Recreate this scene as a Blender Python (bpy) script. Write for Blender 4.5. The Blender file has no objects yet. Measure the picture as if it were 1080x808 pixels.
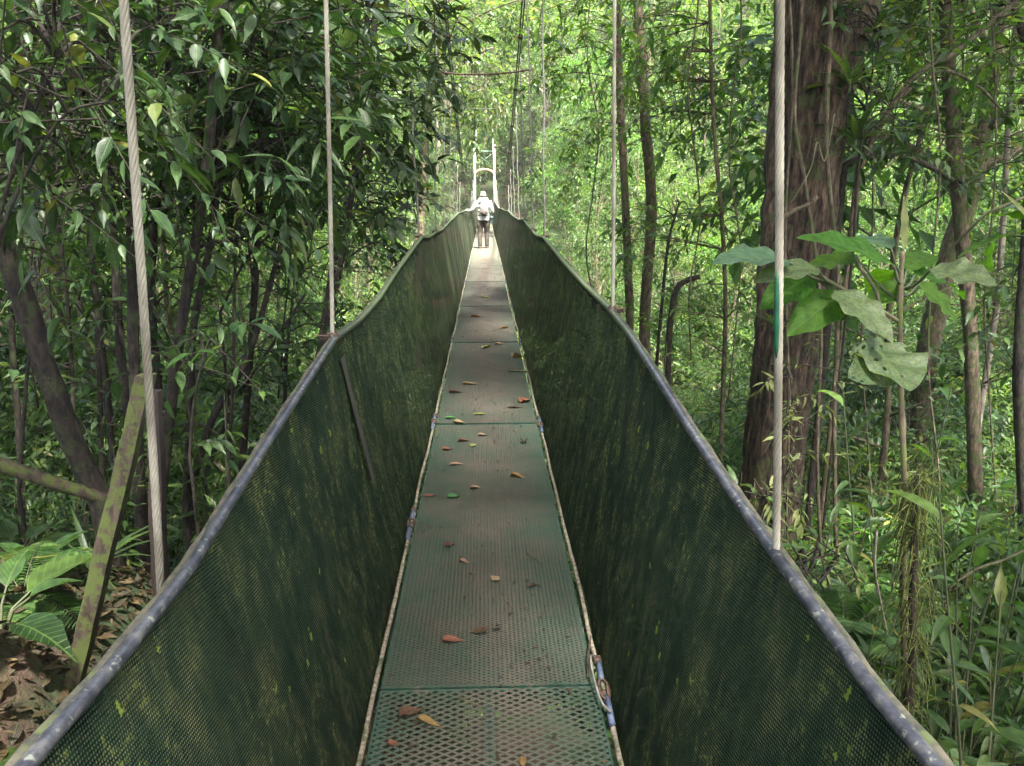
import bpy, math, random
import numpy as np
from mathutils import Vector, Matrix

random.seed(7)
R = math.radians
SC = bpy.context.scene
COL = SC.collection

# ------------------------------------------------------------------ camera
cam = bpy.data.cameras.new('camera')
cam_o = bpy.data.objects.new('camera', cam); COL.objects.link(cam_o)
cam.sensor_width = 36.0; cam.lens = 800 / 1080 * 36.0
cam.clip_start = 0.03; cam.clip_end = 1500
cam_o.location = (0, 0, 1.6)
cam_o.rotation_euler = (R(90 - 14), 0, R(-2.0))
SC.camera = cam_o

# ------------------------------------------------------------------ light
SUN_EL, SUN_AZ = 62, 160           # azimuth measured clockwise from +Y (the way the bridge runs)
SKY, SUN, EXPO = 0.11, 5.0, 3.08
w = bpy.data.worlds.new('World'); SC.world = w; w.use_nodes = True
nt = w.node_tree; nt.nodes.clear()
sky = nt.nodes.new('ShaderNodeTexSky'); sky.sky_type = 'NISHITA'; sky.sun_disc = False
sky.sun_elevation = R(SUN_EL); sky.sun_rotation = R(SUN_AZ)
sky.air_density = 1.0; sky.dust_density = 6.0; sky.ozone_density = 1.0
bg = nt.nodes.new('ShaderNodeBackground'); bg.inputs['Strength'].default_value = SKY
wo = nt.nodes.new('ShaderNodeOutputWorld')
nt.links.new(sky.outputs[0], bg.inputs[0]); nt.links.new(bg.outputs[0], wo.inputs[0])
sl = bpy.data.lights.new('sun', 'SUN'); sl.energy = SUN; sl.angle = R(4.0); sl.color = (1.0, 0.96, 0.88)
so = bpy.data.objects.new('sun', sl); COL.objects.link(so)
sdir = Vector((math.sin(R(SUN_AZ)) * math.cos(R(SUN_EL)), math.cos(R(SUN_AZ)) * math.cos(R(SUN_EL)), math.sin(R(SUN_EL))))
so.rotation_euler = sdir.to_track_quat('Z', 'Y').to_euler()
so.location = (0, 0, 60)
SC.view_settings.view_transform = 'Standard'; SC.view_settings.look = 'None'
SC.view_settings.exposure = EXPO; SC.view_settings.gamma = 1.0
SC.render.engine = 'CYCLES'
SC.cycles.max_bounces = 7; SC.cycles.diffuse_bounces = 4; SC.cycles.glossy_bounces = 2
SC.cycles.transmission_bounces = 4; SC.cycles.transparent_max_bounces = 8
SC.cycles.caustics_reflective = False; SC.cycles.caustics_refractive = False
SC.cycles.use_denoising = True
SC.cycles.sample_clamp_indirect = 6.0

# ------------------------------------------------------------------ measuring helpers: from a direction seen at the site to a point in the world
_F = 800.0; _P = R(-14); _Y = R(2.0)
_f = np.array([math.sin(_Y) * math.cos(_P), math.cos(_Y) * math.cos(_P), math.sin(_P)])
_r = np.array([math.cos(_Y), -math.sin(_Y), 0]); _u = np.cross(_r, _f)
def at(px, py, d):
    v = _f + _r * (px - 540) / _F - _u * (py - 404) / _F
    p = np.array([0, 0, 1.6]) + v * d / v[1]
    return Vector(p)

def sstep(a, b, x):
    t = min(1, max(0, (x - a) / (b - a))); return t * t * (3 - 2 * t)

def lerp_tab(tab, x):
    if x <= tab[0][0]: return tab[0][1]
    for (a, va), (b, vb) in zip(tab, tab[1:]):
        if x <= b: return va + (vb - va) * (x - a) / (b - a)
    return tab[-1][1]

# ------------------------------------------------------------------ materials
def new_mat(name):
    m = bpy.data.materials.new(name); m.use_nodes = True
    t = m.node_tree; t.nodes.clear()
    out = t.nodes.new('ShaderNodeOutputMaterial')
    return m, t, out

def N(t, kind, **kw):
    n = t.nodes.new(kind)
    for k, v in kw.items():
        if k in n.inputs: n.inputs[k].default_value = v
        else: setattr(n, k, v)
    return n

def ramp(t, stops, interp='LINEAR'):
    n = t.nodes.new('ShaderNodeValToRGB'); cr = n.color_ramp; cr.interpolation = interp
    while len(cr.elements) < len(stops): cr.elements.new(0.5)
    for e, (p, c) in zip(cr.elements, stops):
        e.position = p; e.color = (*c, 1) if len(c) == 3 else c
    return n

def g(v): return (v, v, v)

def mat_leaf(name, stops, transl=0.4, tcol=(1.0, 1.0, 0.5), rough=0.42, spots=0.0, objvar=0.25, veins=False, spec=0.5):
    m, t, out = new_mat(name); L = t.links
    geo = N(t, 'ShaderNodeNewGeometry'); oi = N(t, 'ShaderNodeObjectInfo')
    stops = [(p, (c[0] * 1.06, c[1] * 1.02, c[2] * 0.80)) for p, c in stops]
    cr = ramp(t, stops); L.new(geo.outputs['Random Per Island'], cr.inputs[0])
    hsv = N(t, 'ShaderNodeHueSaturation')
    mr = N(t, 'ShaderNodeMapRange'); mr.inputs['To Min'].default_value = 1 - objvar; mr.inputs['To Max'].default_value = 1 + objvar
    L.new(oi.outputs['Random'], mr.inputs['Value']); L.new(mr.outputs[0], hsv.inputs['Value'])
    mh = N(t, 'ShaderNodeMapRange'); mh.inputs['To Min'].default_value = 0.485; mh.inputs['To Max'].default_value = 0.512
    mul = N(t, 'ShaderNodeMath', operation='MULTIPLY'); mul.inputs[1].default_value = 7.31
    fr = N(t, 'ShaderNodeMath', operation='FRACT')
    L.new(oi.outputs['Random'], mul.inputs[0]); L.new(mul.outputs[0], fr.inputs[0]); L.new(fr.outputs[0], mh.inputs['Value'])
    L.new(mh.outputs[0], hsv.inputs['Hue']); L.new(cr.outputs[0], hsv.inputs['Color'])
    col = hsv.outputs[0]
    bump_src = None
    if veins:
        uv = N(t, 'ShaderNodeUVMap'); sep = N(t, 'ShaderNodeSeparateXYZ'); L.new(uv.outputs[0], sep.inputs[0])
        ab = N(t, 'ShaderNodeMath', operation='SUBTRACT'); ab.inputs[1].default_value = 0.5; L.new(sep.outputs[1], ab.inputs[0])
        aa = N(t, 'ShaderNodeMath', operation='ABSOLUTE'); L.new(ab.outputs[0], aa.inputs[0])
        # side veins: saw in (s - 0.6|t|)
        mm = N(t, 'ShaderNodeMath', operation='MULTIPLY_ADD'); mm.inputs[1].default_value = -0.55; L.new(aa.outputs[0], mm.inputs[0]); L.new(sep.outputs[0], mm.inputs[2])
        m2 = N(t, 'ShaderNodeMath', operation='MULTIPLY'); m2.inputs[1].default_value = 10.0; L.new(mm.outputs[0], m2.inputs[0])
        pp = N(t, 'ShaderNodeMath', operation='PINGPONG'); pp.inputs[1].default_value = 0.5; L.new(m2.outputs[0], pp.inputs[0])
        v1 = N(t, 'ShaderNodeMapRange'); v1.inputs['From Min'].default_value = 0.0; v1.inputs['From Max'].default_value = 0.10
        v1.inputs['To Min'].default_value = 1; v1.inputs['To Max'].default_value = 0; L.new(pp.outputs[0], v1.inputs['Value'])
        v2 = N(t, 'ShaderNodeMapRange'); v2.inputs['From Min'].default_value = 0.012; v2.inputs['From Max'].default_value = 0.03
        v2.inputs['To Min'].default_value = 1; v2.inputs['To Max'].default_value = 0; L.new(aa.outputs[0], v2.inputs['Value'])
        mx = N(t, 'ShaderNodeMath', operation='MAXIMUM'); L.new(v1.outputs[0], mx.inputs[0]); L.new(v2.outputs[0], mx.inputs[1])
        mc = N(t, 'ShaderNodeMix', data_type='RGBA'); mc.inputs['Factor'].default_value = 0
        sc = N(t, 'ShaderNodeMath', operation='MULTIPLY'); sc.inputs[1].default_value = 0.5; L.new(mx.outputs[0], sc.inputs[0])
        L.new(sc.outputs[0], mc.inputs['Factor']); L.new(col, mc.inputs['A']); mc.inputs['B'].default_value = (0.12, 0.18, 0.05, 1)
        col = mc.outputs['Result']
        b1 = N(t, 'ShaderNodeMath', operation='MULTIPLY'); b1.inputs[1].default_value = -1; L.new(mx.outputs[0], b1.inputs[0])
        bump_src = b1.outputs[0]
    if spots > 0:
        tc = N(t, 'ShaderNodeTexCoord'); nz = N(t, 'ShaderNodeTexNoise', Scale=130.0, Detail=4.0)
        L.new(tc.outputs['Object'], nz.inputs['Vector'])
        r2 = ramp(t, [(0.62 - spots * 0.2, g(0)), (0.68 - spots * 0.2, g(1))]); L.new(nz.outputs[0], r2.inputs[0])
        ms = N(t, 'ShaderNodeMix', data_type='RGBA'); L.new(r2.outputs[0], ms.inputs['Factor']); L.new(col, ms.inputs['A'])
        ms.inputs['B'].default_value = (0.10, 0.125, 0.045, 1); col = ms.outputs['Result']
    tcb = N(t, 'ShaderNodeTexCoord'); nb = N(t, 'ShaderNodeTexNoise', Scale=38.0, Detail=3.0); L.new(tcb.outputs['Object'], nb.inputs['Vector'])
    hb = N(t, 'ShaderNodeHueSaturation'); mb_ = N(t, 'ShaderNodeMapRange'); mb_.inputs['From Min'].default_value = 0.3; mb_.inputs['From Max'].default_value = 0.7; mb_.inputs['To Min'].default_value = 0.68; mb_.inputs['To Max'].default_value = 1.32
    L.new(nb.outputs[0], mb_.inputs['Value']); L.new(mb_.outputs[0], hb.inputs['Value']); L.new(col, hb.inputs['Color']); col = hb.outputs[0]
    p = N(t, 'ShaderNodeBsdfPrincipled', Roughness=rough + 0.06); p.inputs['Specular IOR Level'].default_value = spec * 0.8
    L.new(col, p.inputs['Base Color'])
    if bump_src is not None:
        b = N(t, 'ShaderNodeBump', Strength=0.35, Distance=0.003); L.new(bump_src, b.inputs['Height']); L.new(b.outputs[0], p.inputs['Normal'])
    tr = N(t, 'ShaderNodeBsdfTranslucent')
    mt = N(t, 'ShaderNodeMix', data_type='RGBA', blend_type='MULTIPLY'); mt.inputs['Factor'].default_value = 1
    L.new(col, mt.inputs['A']); mt.inputs['B'].default_value = (tcol[0] * 2.1, tcol[1] * 2.1, tcol[2] * 2.1, 1)
    L.new(mt.outputs['Result'], tr.inputs[0])
    mix = N(t, 'ShaderNodeMixShader'); mix.inputs[0].default_value = transl
    L.new(p.outputs[0], mix.inputs[1]); L.new(tr.outputs[0], mix.inputs[2]); L.new(mix.outputs[0], out.inputs[0])
    return m

def mat_surf(name, c1, c2, scale=8.0, stretch=(1, 1, 1), rough=0.8, bump=0.4, bdist=0.01, metal=0.0, moss=None, moss_amt=0.5, moss_scale=3.0, detail=6.0, c3=None):
    m, t, out = new_mat(name); L = t.links
    tc = N(t, 'ShaderNodeTexCoord'); mp = N(t, 'ShaderNodeMapping'); mp.inputs['Scale'].default_value = stretch
    L.new(tc.outputs['Object'], mp.inputs['Vector'])
    nz = N(t, 'ShaderNodeTexNoise', Scale=scale, Detail=detail, Roughness=0.65); L.new(mp.outputs[0], nz.inputs['Vector'])
    stops = [(0.38, c1), (0.62, c2)] if c3 is None else [(0.36, c1), (0.5, c2), (0.64, c3)]
    cr = ramp(t, stops); L.new(nz.outputs[0], cr.inputs[0]); col = cr.outputs[0]
    if moss is not None:
        n2 = N(t, 'ShaderNodeTexNoise', Scale=moss_scale, Detail=8.0, Roughness=0.7); L.new(tc.outputs['Object'], n2.inputs['Vector'])
        r2 = ramp(t, [(0.66 - moss_amt * 0.3, g(0)), (0.74 - moss_amt * 0.3, g(1))]); L.new(n2.outputs[0], r2.inputs[0])
        mx = N(t, 'ShaderNodeMix', data_type='RGBA'); L.new(r2.outputs[0], mx.inputs['Factor']); L.new(col, mx.inputs['A'])
        mx.inputs['B'].default_value = (*moss, 1); col = mx.outputs['Result']
    p = N(t, 'ShaderNodeBsdfPrincipled', Roughness=rough, Metallic=metal); L.new(col, p.inputs['Base Color'])
    b = N(t, 'ShaderNodeBump', Strength=bump, Distance=bdist); L.new(nz.outputs[0], b.inputs['Height']); L.new(b.outputs[0], p.inputs['Normal'])
    L.new(p.outputs[0], out.inputs[0])
    return m

M = {}
DK = (0.010, 0.028, 0.010)
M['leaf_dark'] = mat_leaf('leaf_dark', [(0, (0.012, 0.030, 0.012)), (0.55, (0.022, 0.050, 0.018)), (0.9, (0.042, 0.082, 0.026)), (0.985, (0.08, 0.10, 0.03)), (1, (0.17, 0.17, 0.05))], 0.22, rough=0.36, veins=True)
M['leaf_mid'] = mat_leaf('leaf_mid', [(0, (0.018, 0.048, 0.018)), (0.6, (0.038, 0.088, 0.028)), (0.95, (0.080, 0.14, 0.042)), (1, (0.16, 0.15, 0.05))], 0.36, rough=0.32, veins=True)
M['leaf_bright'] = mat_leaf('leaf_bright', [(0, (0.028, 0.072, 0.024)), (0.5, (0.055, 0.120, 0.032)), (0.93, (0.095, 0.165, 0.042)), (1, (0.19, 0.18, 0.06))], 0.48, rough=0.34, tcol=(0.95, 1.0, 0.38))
M['leaf_blue'] = mat_leaf('leaf_blue', [(0, (0.022, 0.052, 0.026)), (0.6, (0.045, 0.090, 0.042)), (1, (0.09, 0.13, 0.06))], 0.33, rough=0.33, objvar=0.3)
M['leaf_far'] = mat_leaf('leaf_far', [(0, (0.030, 0.070, 0.030)), (0.5, (0.060, 0.120, 0.044)), (0.93, (0.12, 0.18, 0.07)), (1, (0.22, 0.19, 0.11))], 0.42, rough=0.38, objvar=0.45)
M['leaf_pale'] = mat_leaf('leaf_pale', [(0, (0.10, 0.13, 0.06)), (1, (0.22, 0.24, 0.11))], 0.4, rough=0.45, veins=True)
M['leaf_hero'] = mat_leaf('leaf_hero', [(0, (0.034, 0.095, 0.012)), (1, (0.050, 0.130, 0.016))], 0.5, rough=0.55, spec=0.3, veins=True, objvar=0.05, tcol=(1.0, 1.1, 0.3))
M['leaf_speckled'] = mat_leaf('leaf_speckled', [(0, (0.040, 0.075, 0.040)), (1, (0.058, 0.10, 0.052))], 0.4, rough=0.5, veins=True, spots=0.6, objvar=0.05)
M['leaf_brown'] = mat_leaf('leaf_brown', [(0, (0.012, 0.006, 0.005)), (0.5, (0.032, 0.016, 0.011)), (0.9, (0.070, 0.036, 0.024)), (1, (0.15, 0.10, 0.06))], 0.1, rough=0.55, objvar=0.3, veins=True)
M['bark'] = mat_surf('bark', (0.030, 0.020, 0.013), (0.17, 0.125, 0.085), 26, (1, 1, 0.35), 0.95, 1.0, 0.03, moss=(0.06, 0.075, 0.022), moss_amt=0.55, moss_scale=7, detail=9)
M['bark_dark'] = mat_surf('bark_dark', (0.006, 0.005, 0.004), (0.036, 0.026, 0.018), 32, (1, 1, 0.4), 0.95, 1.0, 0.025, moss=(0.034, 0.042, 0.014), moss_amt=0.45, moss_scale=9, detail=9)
M['bark_pale'] = mat_surf('bark_pale', (0.10, 0.08, 0.06), (0.24, 0.21, 0.17), 12, (1, 1, 0.3), 0.85, 0.5, 0.01, moss=(0.07, 0.09, 0.03), moss_amt=0.3)
M['bark_giant'] = mat_surf('bark_giant', (0.009, 0.005, 0.003), (0.056, 0.036, 0.024), 34, (1, 1, 0.22), 0.95, 1.0, 0.05, moss=(0.065, 0.075, 0.025), moss_amt=0.45, moss_scale=8.0, c3=(0.15, 0.100, 0.064), detail=10)
M['moss'] = mat_surf('moss', (0.04, 0.05, 0.012), (0.14, 0.17, 0.03), 40, (1, 1, 1), 1.0, 1.0, 0.01)
M['moss_wood'] = mat_surf('moss_wood', (0.025, 0.017, 0.011), (0.075, 0.055, 0.038), 30, (1, 1, 0.15), 0.95, 0.9, 0.01, moss=(0.060, 0.080, 0.016), moss_amt=0.68, moss_scale=22)
M['post_wood'] = mat_surf('post_wood', (0.018, 0.011, 0.008), (0.060, 0.040, 0.030), 20, (1, 1, 0.1), 0.9, 0.6, 0.006)
M['twig'] = mat_surf('twig', (0.05, 0.045, 0.025), (0.13, 0.12, 0.06), 20, (1, 1, 0.4), 0.85, 0.4, 0.004)
M['twig_green'] = mat_surf('twig_green', (0.035, 0.045, 0.02), (0.08, 0.09, 0.04), 20, (1, 1, 0.4), 0.7, 0.3, 0.003)
M['galv'] = mat_surf('galv', (0.15, 0.135, 0.10), (0.37, 0.34, 0.27), 9, (1, 1, 0.5), 0.7, 0.4, 0.002, metal=0.1, moss=(0.13, 0.11, 0.08), moss_amt=0.25, moss_scale=5)
M['galv_old'] = mat_surf('galv_old', (0.14, 0.13, 0.115), (0.30, 0.28, 0.25), 30, (1, 1, 0.5), 0.7, 0.3, 0.002, metal=0.2)
M['galv_sunlit'] = mat_surf('galv_sunlit', (0.16, 0.16, 0.15), (0.30, 0.29, 0.275), 10, (1, 1, 1), 0.5, 0.1, 0.002, metal=0.1)  # paler steel for far cables and posts, their sunlit look put into the colour
M['rust'] = mat_surf('rust', (0.05, 0.03, 0.022), (0.14, 0.09, 0.065), 60, (1, 1, 1), 0.8, 0.5, 0.002, metal=0.2)
M['green_tape'] = mat_surf('green_tape', (0.003, 0.055, 0.028), (0.006, 0.085, 0.04), 20, (1, 1, 1), 0.4, 0.2, 0.002)
M['blue_pipe'] = mat_surf('blue_pipe', (0.05, 0.07, 0.12), (0.11, 0.14, 0.21), 40, (1, 1, 1), 0.55, 0.2, 0.001)
M['rope'] = mat_surf('rope', (0.12, 0.10, 0.07), (0.38, 0.33, 0.25), 60, (1, 1, 1), 0.9, 0.5, 0.003, moss=(0.07, 0.09, 0.035), moss_amt=0.35, moss_scale=12)
M['green_paint'] = mat_surf('green_paint', (0.010, 0.036, 0.023), (0.028, 0.075, 0.047), 14, (1, 1, 1), 0.6, 0.3, 0.002, moss=(0.10, 0.095, 0.07), moss_amt=0.4, moss_scale=10)
M['beam_tan'] = mat_surf('beam_tan', (0.20, 0.12, 0.05), (0.30, 0.20, 0.10), 20, (1, 1, 1), 0.7, 0.2, 0.002)

def mat_rail():
    m, t, out = new_mat('rail_pipe'); L = t.links
    tc = N(t, 'ShaderNodeTexCoord')
    n1 = N(t, 'ShaderNodeTexNoise', Scale=22.0, Detail=8.0, Roughness=0.75); L.new(tc.outputs['Object'], n1.inputs['Vector'])
    n2 = N(t, 'ShaderNodeTexNoise', Scale=70.0, Detail=3.0); L.new(tc.outputs['Object'], n2.inputs['Vector'])
    r1 = ramp(t, [(0.36, (0.030, 0.031, 0.038)), (0.5, (0.070, 0.071, 0.088)), (0.64, (0.15, 0.145, 0.14))]); L.new(n1.outputs[0], r1.inputs[0])
    r2 = ramp(t, [(0.60, g(0)), (0.70, g(0.7))]); L.new(n2.outputs[0], r2.inputs[0])
    mx = N(t, 'ShaderNodeMix', data_type='RGBA'); L.new(r2.outputs[0], mx.inputs['Factor']); L.new(r1.outputs[0], mx.inputs['A']); mx.inputs['B'].default_value = (0.34, 0.35, 0.28, 1)
    # the further lengths carry a film of green algae
    sp = N(t, 'ShaderNodeSeparateXYZ'); L.new(tc.outputs['Object'], sp.inputs[0])
    mr = N(t, 'ShaderNodeMapRange'); mr.inputs['From Min'].default_value = 2.6; mr.inputs['From Max'].default_value = 4.2; L.new(sp.outputs[1], mr.inputs['Value'])
    mg = N(t, 'ShaderNodeMix', data_type='RGBA'); L.new(mr.outputs[0], mg.inputs['Factor']); L.new(mx.outputs['Result'], mg.inputs['A']); mg.inputs['B'].default_value = (0.13, 0.17, 0.09, 1)
    p = N(t, 'ShaderNodeBsdfPrincipled', Roughness=0.33, Metallic=0.35); L.new(mg.outputs['Result'], p.inputs['Base Color'])
    b = N(t, 'ShaderNodeBump', Strength=0.2, Distance=0.0012); L.new(n1.outputs[0], b.inputs['Height']); L.new(b.outputs[0], p.inputs['Normal'])
    L.new(p.outputs[0], out.inputs[0]); return m
M['rail'] = mat_rail()

def mat_mesh(name, hem=False):
    """knitted shade cloth: UV in metres (u along the bridge, v up the panel)"""
    m, t, out = new_mat(name); L = t.links
    uv = N(t, 'ShaderNodeUVMap')
    # diagonal knit
    mp = N(t, 'ShaderNodeMapping'); mp.inputs['Rotation'].default_value = (0, 0, R(8)); L.new(uv.outputs[0], mp.inputs['Vector'])
    sp = N(t, 'ShaderNodeSeparateXYZ'); L.new(mp.outputs[0], sp.inputs[0])
    def wave(sock, freq, w):
        a = N(t, 'ShaderNodeMath', operation='MULTIPLY'); a.inputs[1].default_value = freq * 2 * math.pi; L.new(sock, a.inputs[0])
        s = N(t, 'ShaderNodeMath', operation='SINE'); L.new(a.outputs[0], s.inputs[0])
        o = N(t, 'ShaderNodeMath', operation='MULTIPLY_ADD'); o.inputs[1].default_value = 0.5; o.inputs[2].default_value = 0.5; L.new(s.outputs[0], o.inputs[0])
        return o.outputs[0]
    wu = wave(sp.outputs[0], 150.0, 1); wv = wave(sp.outputs[1], 130.0, 1)
    mul0 = N(t, 'ShaderNodeMath', operation='MULTIPLY'); L.new(wu, mul0.inputs[0]); L.new(wv, mul0.inputs[1]); mul = N(t, 'ShaderNodeMapRange'); mul.inputs['From Min'].default_value = 0.10; mul.inputs['From Max'].default_value = 0.62; L.new(mul0.outputs[0], mul.inputs['Value'])      # 1 in the loops, 0 in the gaps
    # slow tone: streaks running up and down, worn and mossy parts
    mp2 = N(t, 'ShaderNodeMapping'); mp2.inputs['Scale'].default_value = (3.0, 0.55, 1); L.new(uv.outputs[0], mp2.inputs['Vector'])
    n1 = N(t, 'ShaderNodeTexNoise', Scale=2.6, Detail=7.0, Roughness=0.62); L.new(mp2.outputs[0], n1.inputs['Vector'])
    mp3 = N(t, 'ShaderNodeMapping'); mp3.inputs['Scale'].default_value = (5.0, 2.2, 1); mp3.inputs['Location'].default_value = (3, 7, 0); L.new(uv.outputs[0], mp3.inputs['Vector'])
    n2 = N(t, 'ShaderNodeTexNoise', Scale=2.0, Detail=9.0, Roughness=0.8); L.new(mp3.outputs[0], n2.inputs['Vector'])
    n3 = N(t, 'ShaderNodeTexNoise', Scale=55.0, Detail=4.0, Roughness=0.7); L.new(uv.outputs[0], n3.inputs['Vector'])
    base = ramp(t, [(0.36, (0.0035, 0.009, 0.006)), (0.5, (0.007, 0.017, 0.010)), (0.64, (0.015, 0.024, 0.012))]); L.new(n1.outputs[0], base.inputs[0])
    thread = ramp(t, [(0.38, (0.020, 0.038, 0.023)), (0.5, (0.052, 0.072, 0.042)), (0.64, (0.17, 0.165, 0.085))]); L.new(n2.outputs[0], thread.inputs[0])
    # moss and lichen specks
    mo = ramp(t, [(0.49, g(0)), (0.57, g(1))]); L.new(n2.outputs[0], mo.inputs[0])
    sk = ramp(t, [(0.53, g(0)), (0.60, g(1))]); L.new(n3.outputs[0], sk.inputs[0])
    mm0 = N(t, 'ShaderNodeMath', operation='MULTIPLY'); L.new(mo.outputs[0], mm0.inputs[0]); L.new(sk.outputs[0], mm0.inputs[1])
    n4 = N(t, 'ShaderNodeTexNoise', Scale=1.1, Detail=2.0); L.new(uv.outputs[0], n4.inputs['Vector']); r4 = ramp(t, [(0.42, g(0.12)), (0.60, g(1))]); L.new(n4.outputs[0], r4.inputs[0])
    mm = N(t, 'ShaderNodeMath', operation='MULTIPLY'); L.new(mm0.outputs[0], mm.inputs[0]); L.new(r4.outputs[0], mm.inputs[1])
    c1 = N(t, 'ShaderNodeMix', data_type='RGBA'); L.new(mul.outputs[0], c1.inputs['Factor']); L.new(base.outputs[0], c1.inputs['A']); L.new(thread.outputs[0], c1.inputs['B'])
    # far lengths are paler grey-brown; light and dark of pleats painted as upright stripes
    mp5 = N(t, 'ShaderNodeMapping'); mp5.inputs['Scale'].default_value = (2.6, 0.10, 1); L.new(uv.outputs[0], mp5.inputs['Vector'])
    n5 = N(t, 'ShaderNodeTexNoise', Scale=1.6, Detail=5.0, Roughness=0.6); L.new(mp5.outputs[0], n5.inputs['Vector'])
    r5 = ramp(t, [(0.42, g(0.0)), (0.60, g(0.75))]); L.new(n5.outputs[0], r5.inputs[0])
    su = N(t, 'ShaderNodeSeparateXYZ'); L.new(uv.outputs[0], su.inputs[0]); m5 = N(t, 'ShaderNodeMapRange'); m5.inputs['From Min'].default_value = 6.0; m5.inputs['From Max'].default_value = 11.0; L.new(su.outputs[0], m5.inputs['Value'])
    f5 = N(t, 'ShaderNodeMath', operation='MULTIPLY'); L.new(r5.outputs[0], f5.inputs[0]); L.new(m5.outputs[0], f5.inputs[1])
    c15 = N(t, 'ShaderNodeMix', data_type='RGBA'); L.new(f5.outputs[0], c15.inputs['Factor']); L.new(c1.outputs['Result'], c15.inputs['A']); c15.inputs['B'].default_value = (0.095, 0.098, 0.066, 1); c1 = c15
    # broad worn brown-green bloom
    bl = ramp(t, [(0.52, g(0)), (0.70, g(0.35))]); L.new(n1.outputs[0], bl.inputs[0])
    c1b = N(t, 'ShaderNodeMix', data_type='RGBA'); bm = N(t, 'ShaderNodeMath', operation='MULTIPLY'); L.new(bl.outputs[0], bm.inputs[0]); L.new(n3.outputs[0], bm.inputs[1])
    L.new(bm.outputs[0], c1b.inputs['Factor']); L.new(c1.outputs['Result'], c1b.inputs['A']); c1b.inputs['B'].default_value = (0.075, 0.085, 0.035, 1)
    c2 = N(t, 'ShaderNodeMix', data_type='RGBA'); L.new(mm.outputs[0], c2.inputs['Factor']); L.new(c1b.outputs['Result'], c2.inputs['A']); c2.inputs['B'].default_value = (0.17, 0.20, 0.04, 1)
    vo = N(t, 'ShaderNodeTexVoronoi', Scale=13.0, Randomness=1.0); L.new(uv.outputs[0], vo.inputs['Vector'])
    vs_ = N(t, 'ShaderNodeSeparateColor'); L.new(vo.outputs['Color'], vs_.inputs[0])
    th_ = N(t, 'ShaderNodeMath', operation='MULTIPLY_ADD'); th_.inputs[1].default_value = 0.42; th_.inputs[2].default_value = -0.22; L.new(vs_.outputs[0], th_.inputs[0])
    nn = N(t, 'ShaderNodeMath', operation='MULTIPLY_ADD'); nn.inputs[1].default_value = 0.75; L.new(n3.outputs[0], nn.inputs[0]); L.new(vo.outputs['Distance'], nn.inputs[2])
    lt = N(t, 'ShaderNodeMath', operation='LESS_THAN'); ad_ = N(t, 'ShaderNodeMath', operation='ADD'); ad_.inputs[1].default_value = 0.33; L.new(th_.outputs[0], ad_.inputs[0])
    L.new(nn.outputs[0], lt.inputs[0]); L.new(ad_.outputs[0], lt.inputs[1])
    c3_ = N(t, 'ShaderNodeMix', data_type='RGBA'); L.new(lt.outputs[0], c3_.inputs['Factor']); L.new(c2.outputs['Result'], c3_.inputs['A']); c3_.inputs['B'].default_value = (0.15, 0.20, 0.03, 1); c2 = c3_
    p = N(t, 'ShaderNodeBsdfPrincipled', Roughness=0.9); p.inputs['Specular IOR Level'].default_value = 0.06; L.new(c2.outputs['Result'], p.inputs['Base Color'])
    b = N(t, 'ShaderNodeBump', Strength=0.7, Distance=0.003); L.new(mul.outputs[0], b.inputs['Height']); L.new(b.outputs[0], p.inputs['Normal'])
    tl = N(t, 'ShaderNodeBsdfTranslucent'); L.new(c2.outputs['Result'], tl.inputs[0])
    ms = N(t, 'ShaderNodeMixShader'); ms.inputs[0].default_value = 0.15; L.new(p.outputs[0], ms.inputs[1]); L.new(tl.outputs[0], ms.inputs[2])
    # open gaps in the knit
    hr = ramp(t, [(0.01, g(0.10)), (0.05, g(0.0))]); L.new(mul.outputs[0], hr.inputs[0])
    tp = N(t, 'ShaderNodeBsdfTransparent')
    mf = N(t, 'ShaderNodeMixShader'); L.new(hr.outputs[0], mf.inputs[0]); L.new(ms.outputs[0], mf.inputs[1]); L.new(tp.outputs[0], mf.inputs[2])
    L.new(mf.outputs[0] if not hem else ms.outputs[0], out.inputs[0]); return m
M['cloth'] = mat_mesh('shade_cloth'); M['cloth_hem'] = mat_surf('cloth_hem', (0.030, 0.032, 0.024), (0.095, 0.085, 0.060), 30, (1, 1, 1), 0.9, 0.7, 0.004, moss=(0.07, 0.09, 0.03), moss_amt=0.4, moss_scale=12)

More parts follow.
